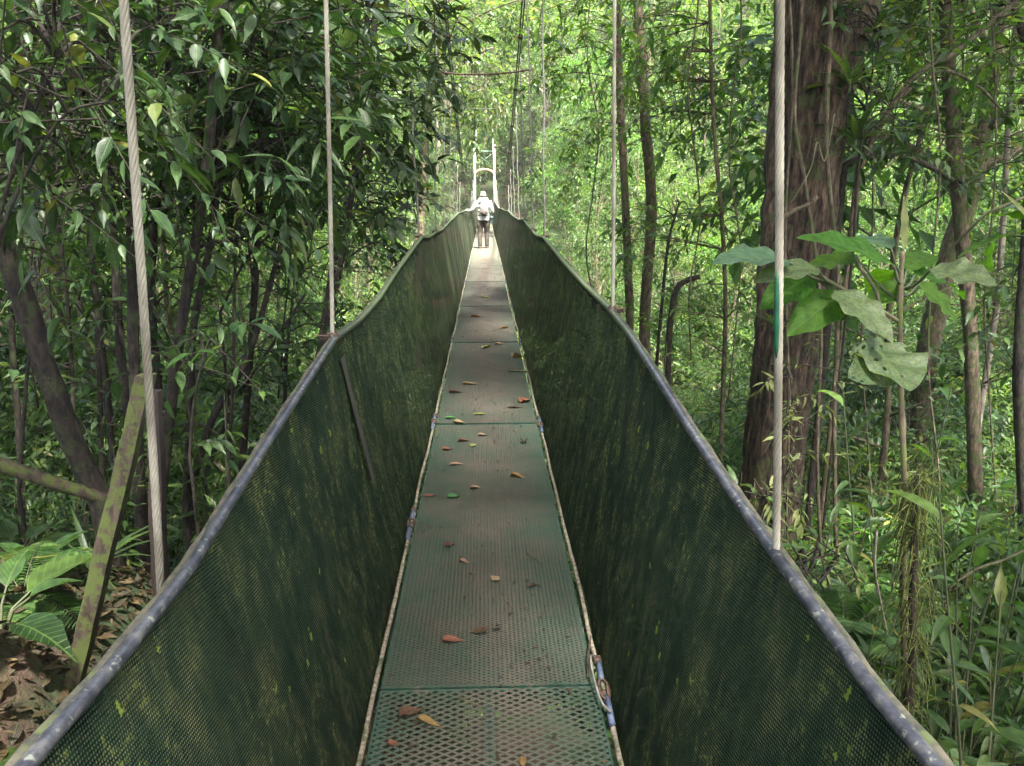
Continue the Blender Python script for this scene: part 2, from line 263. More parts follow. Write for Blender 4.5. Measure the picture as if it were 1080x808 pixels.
def mat_deck():
    m, t, out = new_mat('deck_grating'); L = t.links
    tc = N(t, 'ShaderNodeTexCoord'); oi = N(t, 'ShaderNodeObjectInfo')
    add = N(t, 'ShaderNodeVectorMath', operation='ADD'); L.new(tc.outputs['Object'], add.inputs[0]); L.new(oi.outputs['Location'], add.inputs[1])
    n1 = N(t, 'ShaderNodeTexNoise', Scale=3.6, Detail=10.0, Roughness=0.78); L.new(add.outputs[0], n1.inputs['Vector'])
    n2 = N(t, 'ShaderNodeTexNoise', Scale=45.0, Detail=4.0, Roughness=0.7); L.new(add.outputs[0], n2.inputs['Vector'])
    mpc = N(t, 'ShaderNodeSeparateXYZ'); L.new(tc.outputs['Object'], mpc.inputs[0])
    ax = N(t, 'ShaderNodeMath', operation='ABSOLUTE'); L.new(mpc.outputs[0], ax.inputs[0])
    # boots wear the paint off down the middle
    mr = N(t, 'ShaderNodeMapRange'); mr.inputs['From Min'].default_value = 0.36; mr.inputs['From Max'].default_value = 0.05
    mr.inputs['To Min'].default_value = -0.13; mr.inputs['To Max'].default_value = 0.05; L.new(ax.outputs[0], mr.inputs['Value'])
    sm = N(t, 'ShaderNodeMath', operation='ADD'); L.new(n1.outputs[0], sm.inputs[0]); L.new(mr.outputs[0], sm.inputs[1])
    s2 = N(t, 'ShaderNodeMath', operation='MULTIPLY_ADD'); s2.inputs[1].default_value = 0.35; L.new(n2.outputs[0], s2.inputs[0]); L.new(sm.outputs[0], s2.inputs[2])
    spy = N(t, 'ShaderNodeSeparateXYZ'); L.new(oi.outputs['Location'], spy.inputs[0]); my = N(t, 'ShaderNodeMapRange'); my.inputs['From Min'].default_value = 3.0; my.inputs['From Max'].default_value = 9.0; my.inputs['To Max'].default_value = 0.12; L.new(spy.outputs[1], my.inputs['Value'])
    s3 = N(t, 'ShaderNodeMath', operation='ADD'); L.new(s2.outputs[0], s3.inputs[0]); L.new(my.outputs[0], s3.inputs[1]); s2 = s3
    cr = ramp(t, [(0.40, (0.026, 0.060, 0.040)), (0.54, (0.046, 0.068, 0.047)), (0.70, (0.068, 0.070, 0.052)), (0.90, (0.098, 0.080, 0.064))]); L.new(s2.outputs[0], cr.inputs[0])
    p = N(t, 'ShaderNodeBsdfPrincipled', Roughness=0.7, Metallic=0.0); p.inputs['Specular IOR Level'].default_value = 0.25; L.new(cr.outputs[0], p.inputs['Base Color'])
    b = N(t, 'ShaderNodeBump', Strength=0.4, Distance=0.001); L.new(n2.outputs[0], b.inputs['Height']); L.new(b.outputs[0], p.inputs['Normal'])
    L.new(p.outputs[0], out.inputs[0]); return m
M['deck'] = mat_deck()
M['deck_under'] = mat_surf('deck_under', (0.008, 0.012, 0.008), (0.036, 0.030, 0.020), 9, (1, 1, 1), 0.95, 0.6, 0.006, moss=(0.03, 0.05, 0.028), moss_amt=0.5, moss_scale=4)
M['ground'] = mat_surf('forest_floor', (0.028, 0.018, 0.012), (0.075, 0.045, 0.03), 7, (1, 1, 1), 0.95, 1.0, 0.05, moss=(0.03, 0.05, 0.015), moss_amt=0.75, moss_scale=0.7, c3=(0.09, 0.06, 0.038))
M['skin'] = mat_surf('skin', (0.36, 0.22, 0.16), (0.46, 0.30, 0.22), 20, (1, 1, 1), 0.6, 0.1, 0.002)
M['shirt'] = mat_surf('shirt', (0.30, 0.30, 0.275), (0.46, 0.455, 0.43), 9, (1, 1, 1), 0.85, 0.7, 0.02)
M['hat'] = mat_surf('hat', (0.36, 0.34, 0.31), (0.48, 0.46, 0.43), 14, (1, 1, 1), 0.85, 0.3, 0.006)
M['trousers'] = mat_surf('trousers', (0.018, 0.018, 0.012), (0.055, 0.045, 0.032), 8, (1, 1, 1), 0.9, 0.6, 0.02)
M['pack'] = mat_surf('pack', (0.12, 0.115, 0.11), (0.22, 0.21, 0.20), 14, (1, 1, 1), 0.8, 0.5, 0.01)
M['pack_dark'] = mat_surf('pack_dark', (0.025, 0.018, 0.015), (0.06, 0.043, 0.035), 14, (1, 1, 1), 0.8, 0.5, 0.01)
M['bag'] = mat_surf('bag', (0.008, 0.02, 0.022), (0.02, 0.04, 0.042), 14, (1, 1, 1), 0.6, 0.4, 0.006)
M['boot'] = mat_surf('boot', (0.05, 0.035, 0.025), (0.10, 0.07, 0.05), 20, (1, 1, 1), 0.8, 0.3, 0.005)
M['hair'] = mat_surf('hair', (0.05, 0.04, 0.035), (0.12, 0.10, 0.09), 40, (1, 1, 1), 0.8, 0.3, 0.002)

# ------------------------------------------------------------------ mesh helpers
def link(name, me, mat, parent=None, smooth=True):
    o = bpy.data.objects.new(name, me); COL.objects.link(o)
    if mat is not None and not me.materials: me.materials.append(mat)
    if parent is not None: o.parent = parent
    if smooth: me.shade_smooth()
    return o

def empty(name, loc, rz=0):
    o = bpy.data.objects.new(name, None); COL.objects.link(o); o.location = loc; o.rotation_euler = (0, 0, rz)
    o.empty_display_size = 0.2; return o

def tag(o, label=None, cat=None, group=None, kind=None):
    if label: o['label'] = label
    if cat: o['category'] = cat
    if group: o['group'] = group
    if kind: o['kind'] = kind
    return o

class MB:
    """collects vertices and faces for ONE mesh"""
    def __init__(s): s.v = []; s.f = []; s.uv = None
    def add(s, vs, fs):
        b = len(s.v); s.v += [tuple(v) for v in vs]; s.f += [tuple(i + b for i in f) for f in fs]
    def tube(s, pts, rad, sides=8, cap=True, jit=0.0, seed=0):
        pts = [Vector(p) for p in pts]; n = len(pts)
        if not hasattr(rad, '__len__'): rad = [rad] * n
        rnd = random.Random(seed)
        tdir = (pts[1] - pts[0]).normalized()
        a = Vector((1, 0, 0)) if abs(tdir.x) < 0.9 else Vector((0, 1, 0))
        nx = (a - tdir * a.dot(tdir)).normalized()
        vs = []
        for i, p in enumerate(pts):
            t = (pts[min(i + 1, n - 1)] - pts[max(i - 1, 0)]).normalized()
            nx = (nx - t * nx.dot(t)).normalized(); ny = t.cross(nx)
            for k in range(sides):
                an = 2 * math.pi * k / sides; r = rad[i] * (1 + jit * (rnd.random() - 0.5))
                vs.append(p + nx * math.cos(an) * r + ny * math.sin(an) * r)
        fs = []
        for i in range(n - 1):
            for k in range(sides):
                k2 = (k + 1) % sides
                fs.append((i * sides + k, i * sides + k2, (i + 1) * sides + k2, (i + 1) * sides + k))
        if cap:
            fs.append(tuple(range(sides - 1, -1, -1))); fs.append(tuple((n - 1) * sides + k for k in range(sides)))
        s.add(vs, fs)
    def box(s, c, half, rot=None):
        vs = []
        for x in (-1, 1):
            for y in (-1, 1):
                for z in (-1, 1):
                    v = Vector((x * half[0], y * half[1], z * half[2]))
                    if rot is not None: v = rot @ v
                    vs.append(Vector(c) + v)
        s.add(vs, [(0, 1, 3, 2), (4, 6, 7, 5), (0, 4, 5, 1), (2, 3, 7, 6), (0, 2, 6, 4), (1, 5, 7, 3)])
    def ball(s, c, r, seg=10, rings=7):
        c = Vector(c)
        if not hasattr(r, '__len__'): r = (r, r, r)
        vs = []; fs = []
        for i in range(rings + 1):
            th = math.pi * i / rings
            for k in range(seg):
                a = 2 * math.pi * k / seg
                vs.append(c + Vector((r[0] * math.sin(th) * math.cos(a), r[1] * math.sin(th) * math.sin(a), r[2] * math.cos(th))))
        for i in range(rings):
            for k in range(seg):
                k2 = (k + 1) % seg
                fs.append((i * seg + k, (i + 1) * seg + k, (i + 1) * seg + k2, i * seg + k2))
        s.add(vs, fs)
    def torus(s, c, Rr, r, ax=(0, 1, 0), n=16, sides=6, stretch=1.0, sdir=(0, 0, 1)):
        ax = Vector(ax).normalized(); a = Vector(sdir); a = (a - ax * a.dot(ax)).normalized(); b = ax.cross(a)
        pts = [Vector(c) + a * math.cos(2 * math.pi * i / n) * Rr * stretch + b * math.sin(2 * math.pi * i / n) * Rr for i in range(n + 1)]
        s.tube(pts, r, sides, cap=False)
    def mesh(s, name):
        me = bpy.data.meshes.new(name); me.from_pydata(s.v, [], s.f); me.update(); return me
    def build(s, name, mat, parent=None, smooth=True):
        return link(name, s.mesh(name), mat, parent, smooth)

def curve_pts(pts, n=6):
    """Catmull-Rom through the points"""
    pts = [Vector(p) for p in pts]; out = []
    P_ = [pts[0] * 2 - pts[1]] + pts + [pts[-1] * 2 - pts[-2]]
    for i in range(1, len(P_) - 2):
        p0, p1, p2, p3 = P_[i - 1:i + 3]
        for k in range(n):
            t = k / n
            out.append(0.5 * ((2 * p1) + (p2 - p0) * t + (2 * p0 - 5 * p1 + 4 * p2 - p3) * t * t + (3 * p1 - p0 - 3 * p2 + p3) * t ** 3))
    out.append(pts[-1]); return out

# leaf shapes: (s along, t across, h up) and faces
def leaf_template(kind):
    if kind == 'hi':
        rows = [(0.13, 0.60), (0.33, 1.0), (0.58, 0.84), (0.80, 0.34)]
        v = [(0, 0, 0)]
        for s_, w_ in rows: v += [(s_, w_ * 0.5, 1), (s_, 0, 0), (s_, -w_ * 0.5, 1)]
        v.append((1.0, 0, 0)); T = len(v) - 1
        f = [(0, 2, 1), (0, 3, 2)]
        for i in range(len(rows) - 1):
            a = 1 + i * 3; b = a + 3
            f += [(a, a + 1, b + 1, b), (a + 1, a + 2, b + 2, b + 1)]
        a = 1 + (len(rows) - 1) * 3
        f += [(a, a + 1, T), (a + 1, a + 2, T)]
    elif kind == 'mid':
        v = [(0, 0, 0), (0.28, 0.46, 1), (0.28, -0.46, 1), (0.66, 0.36, 1), (0.66, -0.36, 1), (1, 0, 0), (0.45, 0, 0)]
        f = [(0, 6, 1), (0, 2, 6), (1, 6, 3), (2, 4, 6), (3, 6, 5), (6, 4, 5)]
    else:
        v = [(0, 0, 0), (0.42, 0.5, 1), (0.42, -0.5, 1), (1, 0, 0)]
        f = [(0, 3, 1), (0, 2, 3)]
    return np.array(v, float), f

def leaves_mesh(name, pos, ax, up, Ln, Wd, kind='mid', droop=0.25, fold=0.18, mat=None):
    tv, tf = leaf_template(kind); n = len(pos); m = len(tv)
    pos = np.asarray(pos, float); ax = np.asarray(ax, float); up = np.asarray(up, float)
    Ln = np.broadcast_to(Ln, (n,)).astype(float); Wd = np.broadcast_to(Wd, (n,)).astype(float)
    ax = ax / np.linalg.norm(ax, axis=1)[:, None]
    sd = np.cross(ax, up); sd /= (np.linalg.norm(sd, axis=1)[:, None] + 1e-9)
    nm = np.cross(sd, ax)
    S = tv[:, 0][None, :, None]; T = tv[:, 1][None, :, None]; H = tv[:, 2][None, :, None]
    V = pos[:, None, :] + ax[:, None, :] * (S * Ln[:, None, None]) + sd[:, None, :] * (T * Wd[:, None, None]) \
        + nm[:, None, :] * (H * fold * Wd[:, None, None]) 
    dr = np.broadcast_to(droop, (n,)).astype(float)
    V[:, :, :] += nm[:, None, :] * (-(S ** 2) * (Ln * dr)[:, None, None])
    V = V.reshape(-1, 3)
    me = bpy.data.meshes.new(name)
    sizes = np.array([len(f) for f in tf]); flat = np.concatenate([np.array(f) for f in tf])
    nl = len(flat); nf = len(tf)
    me.vertices.add(n * m); me.vertices.foreach_set('co', V.astype(np.float32).ravel())
    me.loops.add(n * nl); me.loops.foreach_set('vertex_index', (np.arange(n)[:, None] * m + flat[None, :]).astype(np.int32).ravel())
    starts = np.concatenate([[0], np.cumsum(sizes)[:-1]])
    me.polygons.add(n * nf)
    me.polygons.foreach_set('loop_start', (np.arange(n)[:, None] * nl + starts[None, :]).astype(np.int32).ravel())
    uvl = me.uv_layers.new(name='UVMap')
    uvt = np.stack([tv[flat, 0], tv[flat, 1] + 0.5], 1)
    uvl.data.foreach_set('uv', np.tile(uvt, (n, 1)).astype(np.float32).ravel())
    me.update(calc_edges=True); me.validate()
    if mat is not None: me.materials.append(mat)
    return me

def rand_unit(rng, n):
    v = rng.normal(size=(n, 3)); return v / np.linalg.norm(v, axis=1)[:, None]

def twig_leaves(rng, starts, dirs, lens, per, Ll, asp=0.42, spread=0.9, flat=0.6, sag=0.15):
    """leaves set alternately along twigs. returns pos, axis, up, len, wid"""
    n = len(starts); starts = np.asarray(starts); dirs = np.asarray(dirs); lens = np.broadcast_to(lens, (n,))
    f = np.tile((np.arange(per) + 0.6) / per, (n, 1)) + rng.uniform(-0.05, 0.05, (n, per))
    side = np.cross(dirs, np.array([0, 0, 1.0]) + rng.normal(size=(n, 3)) * 0.3); side /= np.linalg.norm(side, axis=1)[:, None] + 1e-9
    pos = starts[:, None, :] + dirs[:, None, :] * (f * lens[:, None])[:, :, None]
    pos[:, :, 2] -= sag * (f ** 2) * lens[:, None]
    sgn = np.where(np.arange(per) % 2 == 0, 1.0, -1.0)[None, :, None]
    ax = dirs[:, None, :] * (0.45 + 0.5 * f[:, :, None] ** 3) + side[:, None, :] * sgn * spread * (1.1 - f[:, :, None] ** 4) + rng.normal(size=(n, per, 3)) * 0.28
    ax[:, :, 2] -= rng.uniform(0.0, 0.7, (n, per))
    up = np.zeros((n, per, 3)); up[:, :, 2] = 1; up += rng.normal(size=(n, per, 3)) * (1 - flat)
    L_ = Ll * rng.uniform(0.55, 1.0, (n, per)) * rng.choice([0.7, 1.0, 1.25], (n, 1))
    return pos.reshape(-1, 3), ax.reshape(-1, 3), up.reshape(-1, 3), L_.ravel(), (L_ * asp * rng.uniform(0.7, 1.15, (n, per)) * rng.uniform(0.75, 1.15, (n, 1))).ravel()

# ------------------------------------------------------------------ terrain
def gz(x, y):
    z = lerp_tab([(-30, 2.5), (-8, 0.2), (-2, -0.25), (1, -0.9), (4, -2.3), (8, -4.4), (14, -6.8), (22, -8.8), (30, -8.8), (38, -6.5), (46, -2.2), (52, -0.4), (60, 4.5), (75, 15), (100, 34), (150, 62), (260, 85)], y)
    if x < 0: z += 1.9 * sstep(0.3, 2.2, -x) * (1 - sstep(3.5, 9, y)) * sstep(0, 1.5, y + 1)
    else: z -= 0.9 * sstep(0.6, 2.5, x) * (1 - sstep(4, 10, y)) * sstep(-3, 2, y)
    ax = abs(x)
    z += 0.30 * max(0, ax - 7) * sstep(2, 20, y) * (1 - 0.6 * sstep(45, 90, y))
    z += 0.25 * math.sin(x * 0.9 + y * 0.5) * math.sin(y * 0.7 - x * 0.3) + 0.05 * math.sin(x * 4.1) * math.cos(y * 3.7)
    return z

def build_ground():
    xs = np.concatenate([np.linspace(-260, -30, 24)[:-1], np.linspace(-30, -8, 23)[:-1], np.linspace(-8, 8, 65)[:-1], np.linspace(8, 30, 23)[:-1], np.linspace(30, 260, 24)])
    ys = np.concatenate([np.linspace(-60, -6, 14)[:-1], np.linspace(-6, 12, 73)[:-1], np.linspace(12, 60, 49)[:-1], np.linspace(60, 260, 34)])
    nx, ny = len(xs), len(ys); v = []
    for y in ys:
        for x in xs:
            z = gz(x, y)
            v.append((x, y, z))
    f = [(j * nx + i, j * nx + i + 1, (j + 1) * nx + i + 1, (j + 1) * nx + i) for j in range(ny - 1) for i in range(nx - 1)]
    me = bpy.data.meshes.new('ground'); me.from_pydata(v, [], f); me.update()
    return tag(link('ground', me, M['ground']), kind='structure')
build_ground()

def place_z(x, y, sink=0.05): return gz(x, y) - sink
#%%VEG

# ------------------------------------------------------------------ the bridge
BR = empty('suspension_bridge', (0, 0, 0))
tag(BR, 'long narrow suspension footbridge with green metal deck, dark green mesh sides and hanging steel cables', 'footbridge')
DW = 0.36
RAIL_L = [(-3, .90), (0.4, .90), (0.86, .88), (1.12, .865), (1.41, .865), (1.7, .90), (2.2, .96), (2.83, 1.03), (2.97, 1.045), (3.6, 1.02), (4.29, 1.03), (5.4, 1.10), (6.6, 1.17), (7.31, 1.205), (8.36, 1.15), (9.7, 1.14), (10.9, 1.115), (12.13, 1.125), (14, 1.15), (15.6, 1.15), (17.74, 1.175), (20, 1.14), (23, 1.12), (26, 1.10), (30, 1.06), (37, 1.02), (50, 1.15)]
RAIL_R = [(-3, .88), (0.4, .86), (0.86, .85), (1.01, .845), (1.4, .87), (1.76, .895), (2.21, .94), (2.57, .98), (3.1, 1.03), (3.66, 1.055), (4.6, 1.06), (5.6, 1.09), (6.62, 1.125), (7.5, 1.15), (8.0, 1.165), (9.0, 1.13), (10.09, 1.155), (11.2, 1.18), (12.24, 1.215), (13.6, 1.16), (15.75, 1.145), (17.8, 1.15), (19.97, 1.18), (23, 1.12), (26, 1.10), (30, 1.06), (37, 1.02), (50, 1.15)]
def rail_z(sd, y): return lerp_tab(RAIL_L if sd < 0 else RAIL_R, y)
def rail_x(sd, y): return sd * (0.60 + 0.003 * math.sin(y * 1.7 + sd))
YS = [-2.0 + 0.06 * i for i in range(int(14 / 0.06))] + [12 + 0.25 * i for i in range(int(38.3 / 0.25))]
YEND = YS[-1]

# deck: expanded-metal panels
SEAM = [-3.9, -0.85, 2.215, 5.2, 8.30, 11.1, 14.3, 17.5, 20.6, 23.7, 26.8, 29.9, 33.0, 36.1, 39.2, 42.3, 45.4, 48.5]
def deck_z(y): return 0.0 - 0.006 * max(0, y - 22) * (1 - sstep(30, 50, y))
def expanded_metal(length, width, pw, pl, sw, th):
    """diamond mesh: pw across, pl along, strand width sw, thickness th; runs from y=0"""
    mb = MB(); nx = int(round(width / pw)); ny = int(length / pl)
    pw = width / nx; x0 = -width / 2
    def strand(a, b):
        a = Vector(a); b = Vector(b); d = (b - a).normalized(); n = Vector((-d.y, d.x, 0)) * sw * 0.5
        if n.y < 0: n = -n
        t = Vector((0, 0, th)); tilt = Vector((0, 0, sw * 0.55))
        e = d * sw * 0.15
        vs = [a - e + n + tilt, a - e - n - tilt * 0, b + e - n - tilt * 0, b + e + n + tilt]
        vs2 = [v - t for v in vs]
        mb.add(vs + vs2, [(0, 1, 2, 3), (7, 6, 5, 4), (0, 4, 5, 1), (2, 6, 7, 3)])
    for j in range(ny * 2):
        y = j * pl / 2; yn = y + pl / 2
        off = 0.0 if j % 2 == 0 else pw / 2
        # zigzag row from nodes at this level to nodes at the next
        k = 0; x = x0 + off
        while x <= x0 + width + 1e-6:
            for sg in (-1, 1):
                xn = x + sg * pw / 2
                if x0 - 1e-6 <= xn <= x0 + width + 1e-6 and yn <= length + 1e-6: strand((x, y, 0), (xn, yn, 0))
            x += pw
    return mb
def deck_panel(i, y0, y1, src=None):
    g0 = 0.012 if i in (1, 2) else 0.07; ln = y1 - y0 - g0
    coarse = i == 1
    z = (deck_z(y0) + deck_z(y1)) / 2
    if src is not None:
        me = src.data
    else:
        mb = expanded_metal(ln, 2 * DW - 0.012, 0.0455 if (coarse or i > 3) else 0.032, 0.0250 if coarse else (0.030 if i > 3 else 0.0155), 0.0042 if coarse else (0.0050 if i > 3 else 0.0034), 0.002)
        me = mb.mesh('deck_panel')
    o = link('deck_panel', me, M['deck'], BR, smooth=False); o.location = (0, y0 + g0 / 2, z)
    fr = MB()
    for sx in (-1, 1):
        fr.box((sx * (DW - 0.004), ln / 2, -0.014), (0.004, ln / 2, 0.013))
        fr.box((sx * (DW - 0.021), ln / 2, -0.0245), (0.013, ln / 2, 0.0025))
    for yy in (0.004, ln - 0.004): fr.box((0, yy, -0.012), (DW - 0.0085, 0.004, 0.0125))
    for k in range(1, 5): fr.box((0, ln * k / 5, -0.0215), (DW - 0.036, 0.015, 0.004))
    if coarse:
        for xx in (0.0,): fr.box((xx, ln / 2, -0.030), (0.02, ln / 2 - 0.01, 0.003))
    f = fr.build('frame', M['green_paint'], o, False)
    if not coarse:
        bk = MB(); bk.box((0, ln / 2, -0.0095), (DW - 0.0085, ln / 2 - 0.0085, 0.0035)); bk.build('backing_sheet', M['deck_under'], o, False)
    return o
src = None
for i in range(len(SEAM) - 1):
    y0, y1 = SEAM[i], SEAM[i + 1]
    if i == 0: continue
    if i == 1: deck_panel(i, y0, y1); continue
    if i in (2, 3): deck_panel(i, y0, y1); continue
    # shared mesh for the equal ones further on, scaled a few per cent to the seam spacing
    if src is None: src = deck_panel(i, y0, y1); sl_ = y1 - y0
    else:
        c = src.copy(); COL.objects.link(c); c.location = (0, y0 + 0.035, (deck_z(y0) + deck_z(y1)) / 2); c.scale = (1, (y1 - y0 - 0.07) / (sl_ - 0.07), 1)
        for ch in src.children:
            d = ch.copy(); COL.objects.link(d); d.parent = c

# side screens: cloth from deck edge to rail
def side_screen(sd):
    rows = 14; vs = []; uv = []; rng = random.Random(3 + sd)
    folds = [(rng.uniform(-1, 12), rng.uniform(0.05, 0.25), rng.uniform(0.001, 0.006), rng.uniform(-0.5, 0.5)) for _ in range(40)]
    for y in YS:
        zr = rail_z(sd, y); xr = rail_x(sd, y); zd = deck_z(y) - 0.10
        xb = sd * (0.405 + 0.012 * math.sin(y * 2.3 + sd) + 0.006 * math.sin(y * 7))
        for k in range(rows + 1):
            t = k / rows; x = xb + (xr - xb) * t; z = zd + (zr - zd) * t
            bulge = 0.0
            for (fy, fw, fa, fs) in folds:
                q = (y - fy - fs * (t - 0.5)) / fw
                if abs(q) < 3: bulge += fa * math.exp(-q * q) * math.sin(math.pi * t) ** 0.6
            bulge += 0.02 * math.sin(math.pi * t) * math.sin(y * 1.1 + 2 * sd) + 0.006 * math.sin(math.pi * t) * math.sin(y * 5.3 + 3 * t)
            # the cloth is laced at each pipe: seams pull it in
            if y > 8: bulge += 0.008 * math.sin(y * 2 * math.pi / 0.8) * math.sin(math.pi * t) ** 0.5
            x += sd * bulge * 0.8
            vs.append((x, y, z)); uv.append((y, t * math.hypot(zr - zd, xr - xb)))
    n = len(YS); fs_ = [(j * (rows + 1) + k, j * (rows + 1) + k + 1, (j + 1) * (rows + 1) + k + 1, (j + 1) * (rows + 1) + k) for j in range(n - 1) for k in range(rows)]
    me = bpy.data.meshes.new('side_screen'); me.from_pydata(vs, [], fs_); me.update()
    ul = me.uv_layers.new(name='UVMap')
    for lp in me.loops: ul.data[lp.index].uv = uv[lp.vertex_index]
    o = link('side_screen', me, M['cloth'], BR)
    # hem wrapped over the rail on the outside
    hv = []; hu = []
    for y in YS:
        zr = rail_z(sd, y); xr = rail_x(sd, y)
        wb = 0.0015 * math.sin(y * 23) + 0.001 * math.sin(y * 51 + 1)
        for k in range(7):
            a = R(35 + k * 26); rr = 0.0125 + wb + (0.003 if k == 3 else 0)
            dx = -math.cos(a) * rr; hv.append((xr + sd * (0.0125 - math.cos(a) * rr * 1.0), y, zr - 0.004 + math.sin(a) * rr)); hu.append((y, k * 0.006))
        hv.append((xr + sd * 0.026, y, zr - 0.06 + wb * 6)); hu.append((y, 0.09))
    c = 8; hf = [(j * c + k, j * c + k + 1, (j + 1) * c + k + 1, (j + 1) * c + k) for j in range(n - 1) for k in range(c - 1)]
    hm = bpy.data.meshes.new('hem'); hm.from_pydata(hv, [], hf); hm.update()
    ul = hm.uv_layers.new(name='UVMap')
    for lp in hm.loops: ul.data[lp.index].uv = hu[lp.vertex_index]
    link('hem', hm, M['cloth_hem'], o)
    mb = MB(); pts = [(rail_x(sd, y), y, rail_z(sd, y)) for y in YS]
    mb.tube(pts, 0.0128, 12); mb.build('handrail', M['rail'], BR)
    # vertical lacing strips
    return o
for sd in (-1, 1): side_screen(sd)

# brown stain added as a thin strip on the left screen, and the dark lap seams
def stain_strip(sd, y0, width, mat, t0=0.05, t1=0.93, lean=0.0, name='stain_strip'):
    vs = []; rows = 14
    for k in range(rows + 1):
        t = t0 + (t1 - t0) * k / rows
        for e in (-1, 1):
            y = y0 + lean * (t - 0.5) + e * width / 2 * (1 + 0.15 * math.sin(t * 21 + e))
            zr = rail_z(sd, y); xr = rail_x(sd, y); xb = sd * 0.40; zd = deck_z(y) - 0.1
            vs.append((xb + (xr - xb) * t - sd * 0.006, y, zd + (zr - zd) * t))
    me = bpy.data.meshes.new(name); me.from_pydata(vs, [], [(2 * k, 2 * k + 1, 2 * k + 3, 2 * k + 2) for k in range(rows)]); me.update()
    return link(name, me, mat, BR)
M['stain_brown'] = mat_surf('stain_brown', (0.010, 0.017, 0.011), (0.050, 0.036, 0.024), 20, (1, 1, 0.3), 0.9, 0.3, 0.003)
tag(stain_strip(-1, 3.05, 0.07, M['stain_brown'], 0.45, 0.93, -0.12), 'narrow faded brown strip on the left mesh screen')

# edge ropes lying along both sides of the deck
def deck_cable(sd):
    mb = MB(); pts = []
    for y in YS:
        sag = 0.010 * math.sin(y * 2.1 + sd) + 0.006 * math.sin(y * 5.0)
        pts.append((sd * (DW + 0.018 + 0.5 * abs(sag)), y, deck_z(y) - 0.006 + sag * 0.4))
    mb.tube(pts, 0.0085, 6, jit=0.25, seed=4)
    o = mb.build('edge_rope', M['rope'], BR)
    for j in ((2.215, 5.2, 8.3, 11.1, 14.3, 17.5, 20.6) if sd > 0 else (3.55, 5.3, 8.5, 11.2, 14.3, 17.5, 20.6)):
        x = sd * (DW + 0.022); big = 1.0
        for (ya, yb) in ((j - 0.20, j - 0.06), (j + 0.02, j + 0.12)):
            mb = MB(); mb.tube([(x, ya, 0.002), (x + sd * 0.004, yb, 0.004)], 0.0105, 8); mb.build('pipe_sleeve', M['blue_pipe'], BR)
        mb = MB(); mb.torus((x, j - 0.03, 0.006), 0.017, 0.0048, ax=(0.15, 0.0, 1), stretch=3.2, sdir=(0, 1, 0), n=20)
        mb.torus((x + sd * 0.008, j - 0.055, 0.012), 0.014, 0.0045, ax=(1, 0, 0.1), stretch=1.6, sdir=(0, 1, 0), n=16)
        mb.box((x, j + 0.13, 0.004), (0.013, 0.016, 0.012)); mb.box((x, j - 0.055, 0.004), (0.014, 0.012, 0.011))
        mb.build('shackle', M['rust'], BR)
for sd in (-1, 1): deck_cable(sd)
# looped wire around the near right shackle
mb = MB(); mb.tube(curve_pts([(0.372, 2.36, 0.01), (0.352, 2.30, 0.05), (0.348, 2.2, 0.045), (0.358, 2.09, 0.03), (0.383, 2.05, 0.02)], 6), 0.0042, 6)
mb.build('wire_loop', M['galv_old'], BR)
mb = MB(); mb.tube(curve_pts([(0.335, 2.24, 0.012), (0.350, 2.33, 0.04), (0.372, 2.45, 0.035)], 5), 0.0035, 5); mb.build('wire_loop', M['rust'], BR)

# main suspension cables
def main_z(y):
    return 1.1 + 0.0095 * (y - 28) ** 2
def main_x(sd, y): return sd * 0.50 + (0.06 * sd if y > 30 else 0)
for sd in (-1, 1):
    mb = MB()
    ys = [-6 + 0.5 * i for i in range(int(56.5 / 0.5))]
    mb.tube([(sd * 0.50, y, main_z(y)) for y in ys], 0.0115, 6)
    mb.tube([(sd * 0.50 + 0.030, y, main_z(y) + 0.012 * math.sin(y)) for y in ys], 0.0105, 6)
    mb.build('main_cable', M['galv_old'] , BR)
    cl = MB()
    for y in [1.4, 3, 3.6, 7.3, 8, 9.7, 11.4, 13, 14.6, 16.2, 17.8, 19.5, 21]:
        cl.box((sd * 0.50 + 0.015, y, main_z(y)), (0.034, 0.022, 0.024))
    cl.build('cable_clamps', M['rust'], BR)

def strand_cable(p0, p1, R0=0.0065, rs=0.0058, pitch=0.16, n=6, step=0.011):
    """laid wire rope: strands wound round a core"""
    p0 = Vector(p0); p1 = Vector(p1); d = (p1 - p0); Ln = d.length; d.normalize()
    a = Vector((1, 0, 0)); a = (a - d * a.dot(d)).normalized(); b = d.cross(a); mb = MB()
    m = max(8, int(Ln / step))
    for k in range(n):
        pts = []
        for i in range(m + 1):
            s = Ln * i / m; an = 2 * math.pi * (k / n + s / pitch)
            w = 0.0015 * math.sin(s * 3.1)
            pts.append(p0 + d * s + a * (math.cos(an) * R0 + w) + b * math.sin(an) * R0)
        mb.tube(pts, rs, 5)
    return mb
def hanger(bot, slope, near=False, rad=0.008, mat='galv_old'):
    """slope = dx/dz of the cable from the rail up to the main cable"""
    b = Vector(bot); zt = main_z(b.y); b0 = Vector((b.x + slope * -0.0, b.y, b.z))
    t = Vector((b.x + slope * (zt - b.z), b.y, zt))
    if near:
        mb = strand_cable(b0, t, *near); o = mb.build('hanger_cable', M[mat], BR)
    else:
        mb = MB(); n = 24
        mb.tube([b0.lerp(t, i / n) + Vector((0.006 * math.sin(i * 0.9), 0, 0)) for i in range(n + 1)], rad, 6, jit=0.3, seed=int(b.y * 10)); o = mb.build('hanger_cable', M[mat], BR)
    return o
NR = (0.0047, 0.0036, 0.12, 6, 0.009); MR_ = (0.0048, 0.0040, 0.14, 5, 0.013)
o = hanger((-0.667, 1.41, 0.72), 0.055, NR, mat='galv')
o = hanger((0.613, 1.43, 0.72), -0.077, NR, mat='galv')
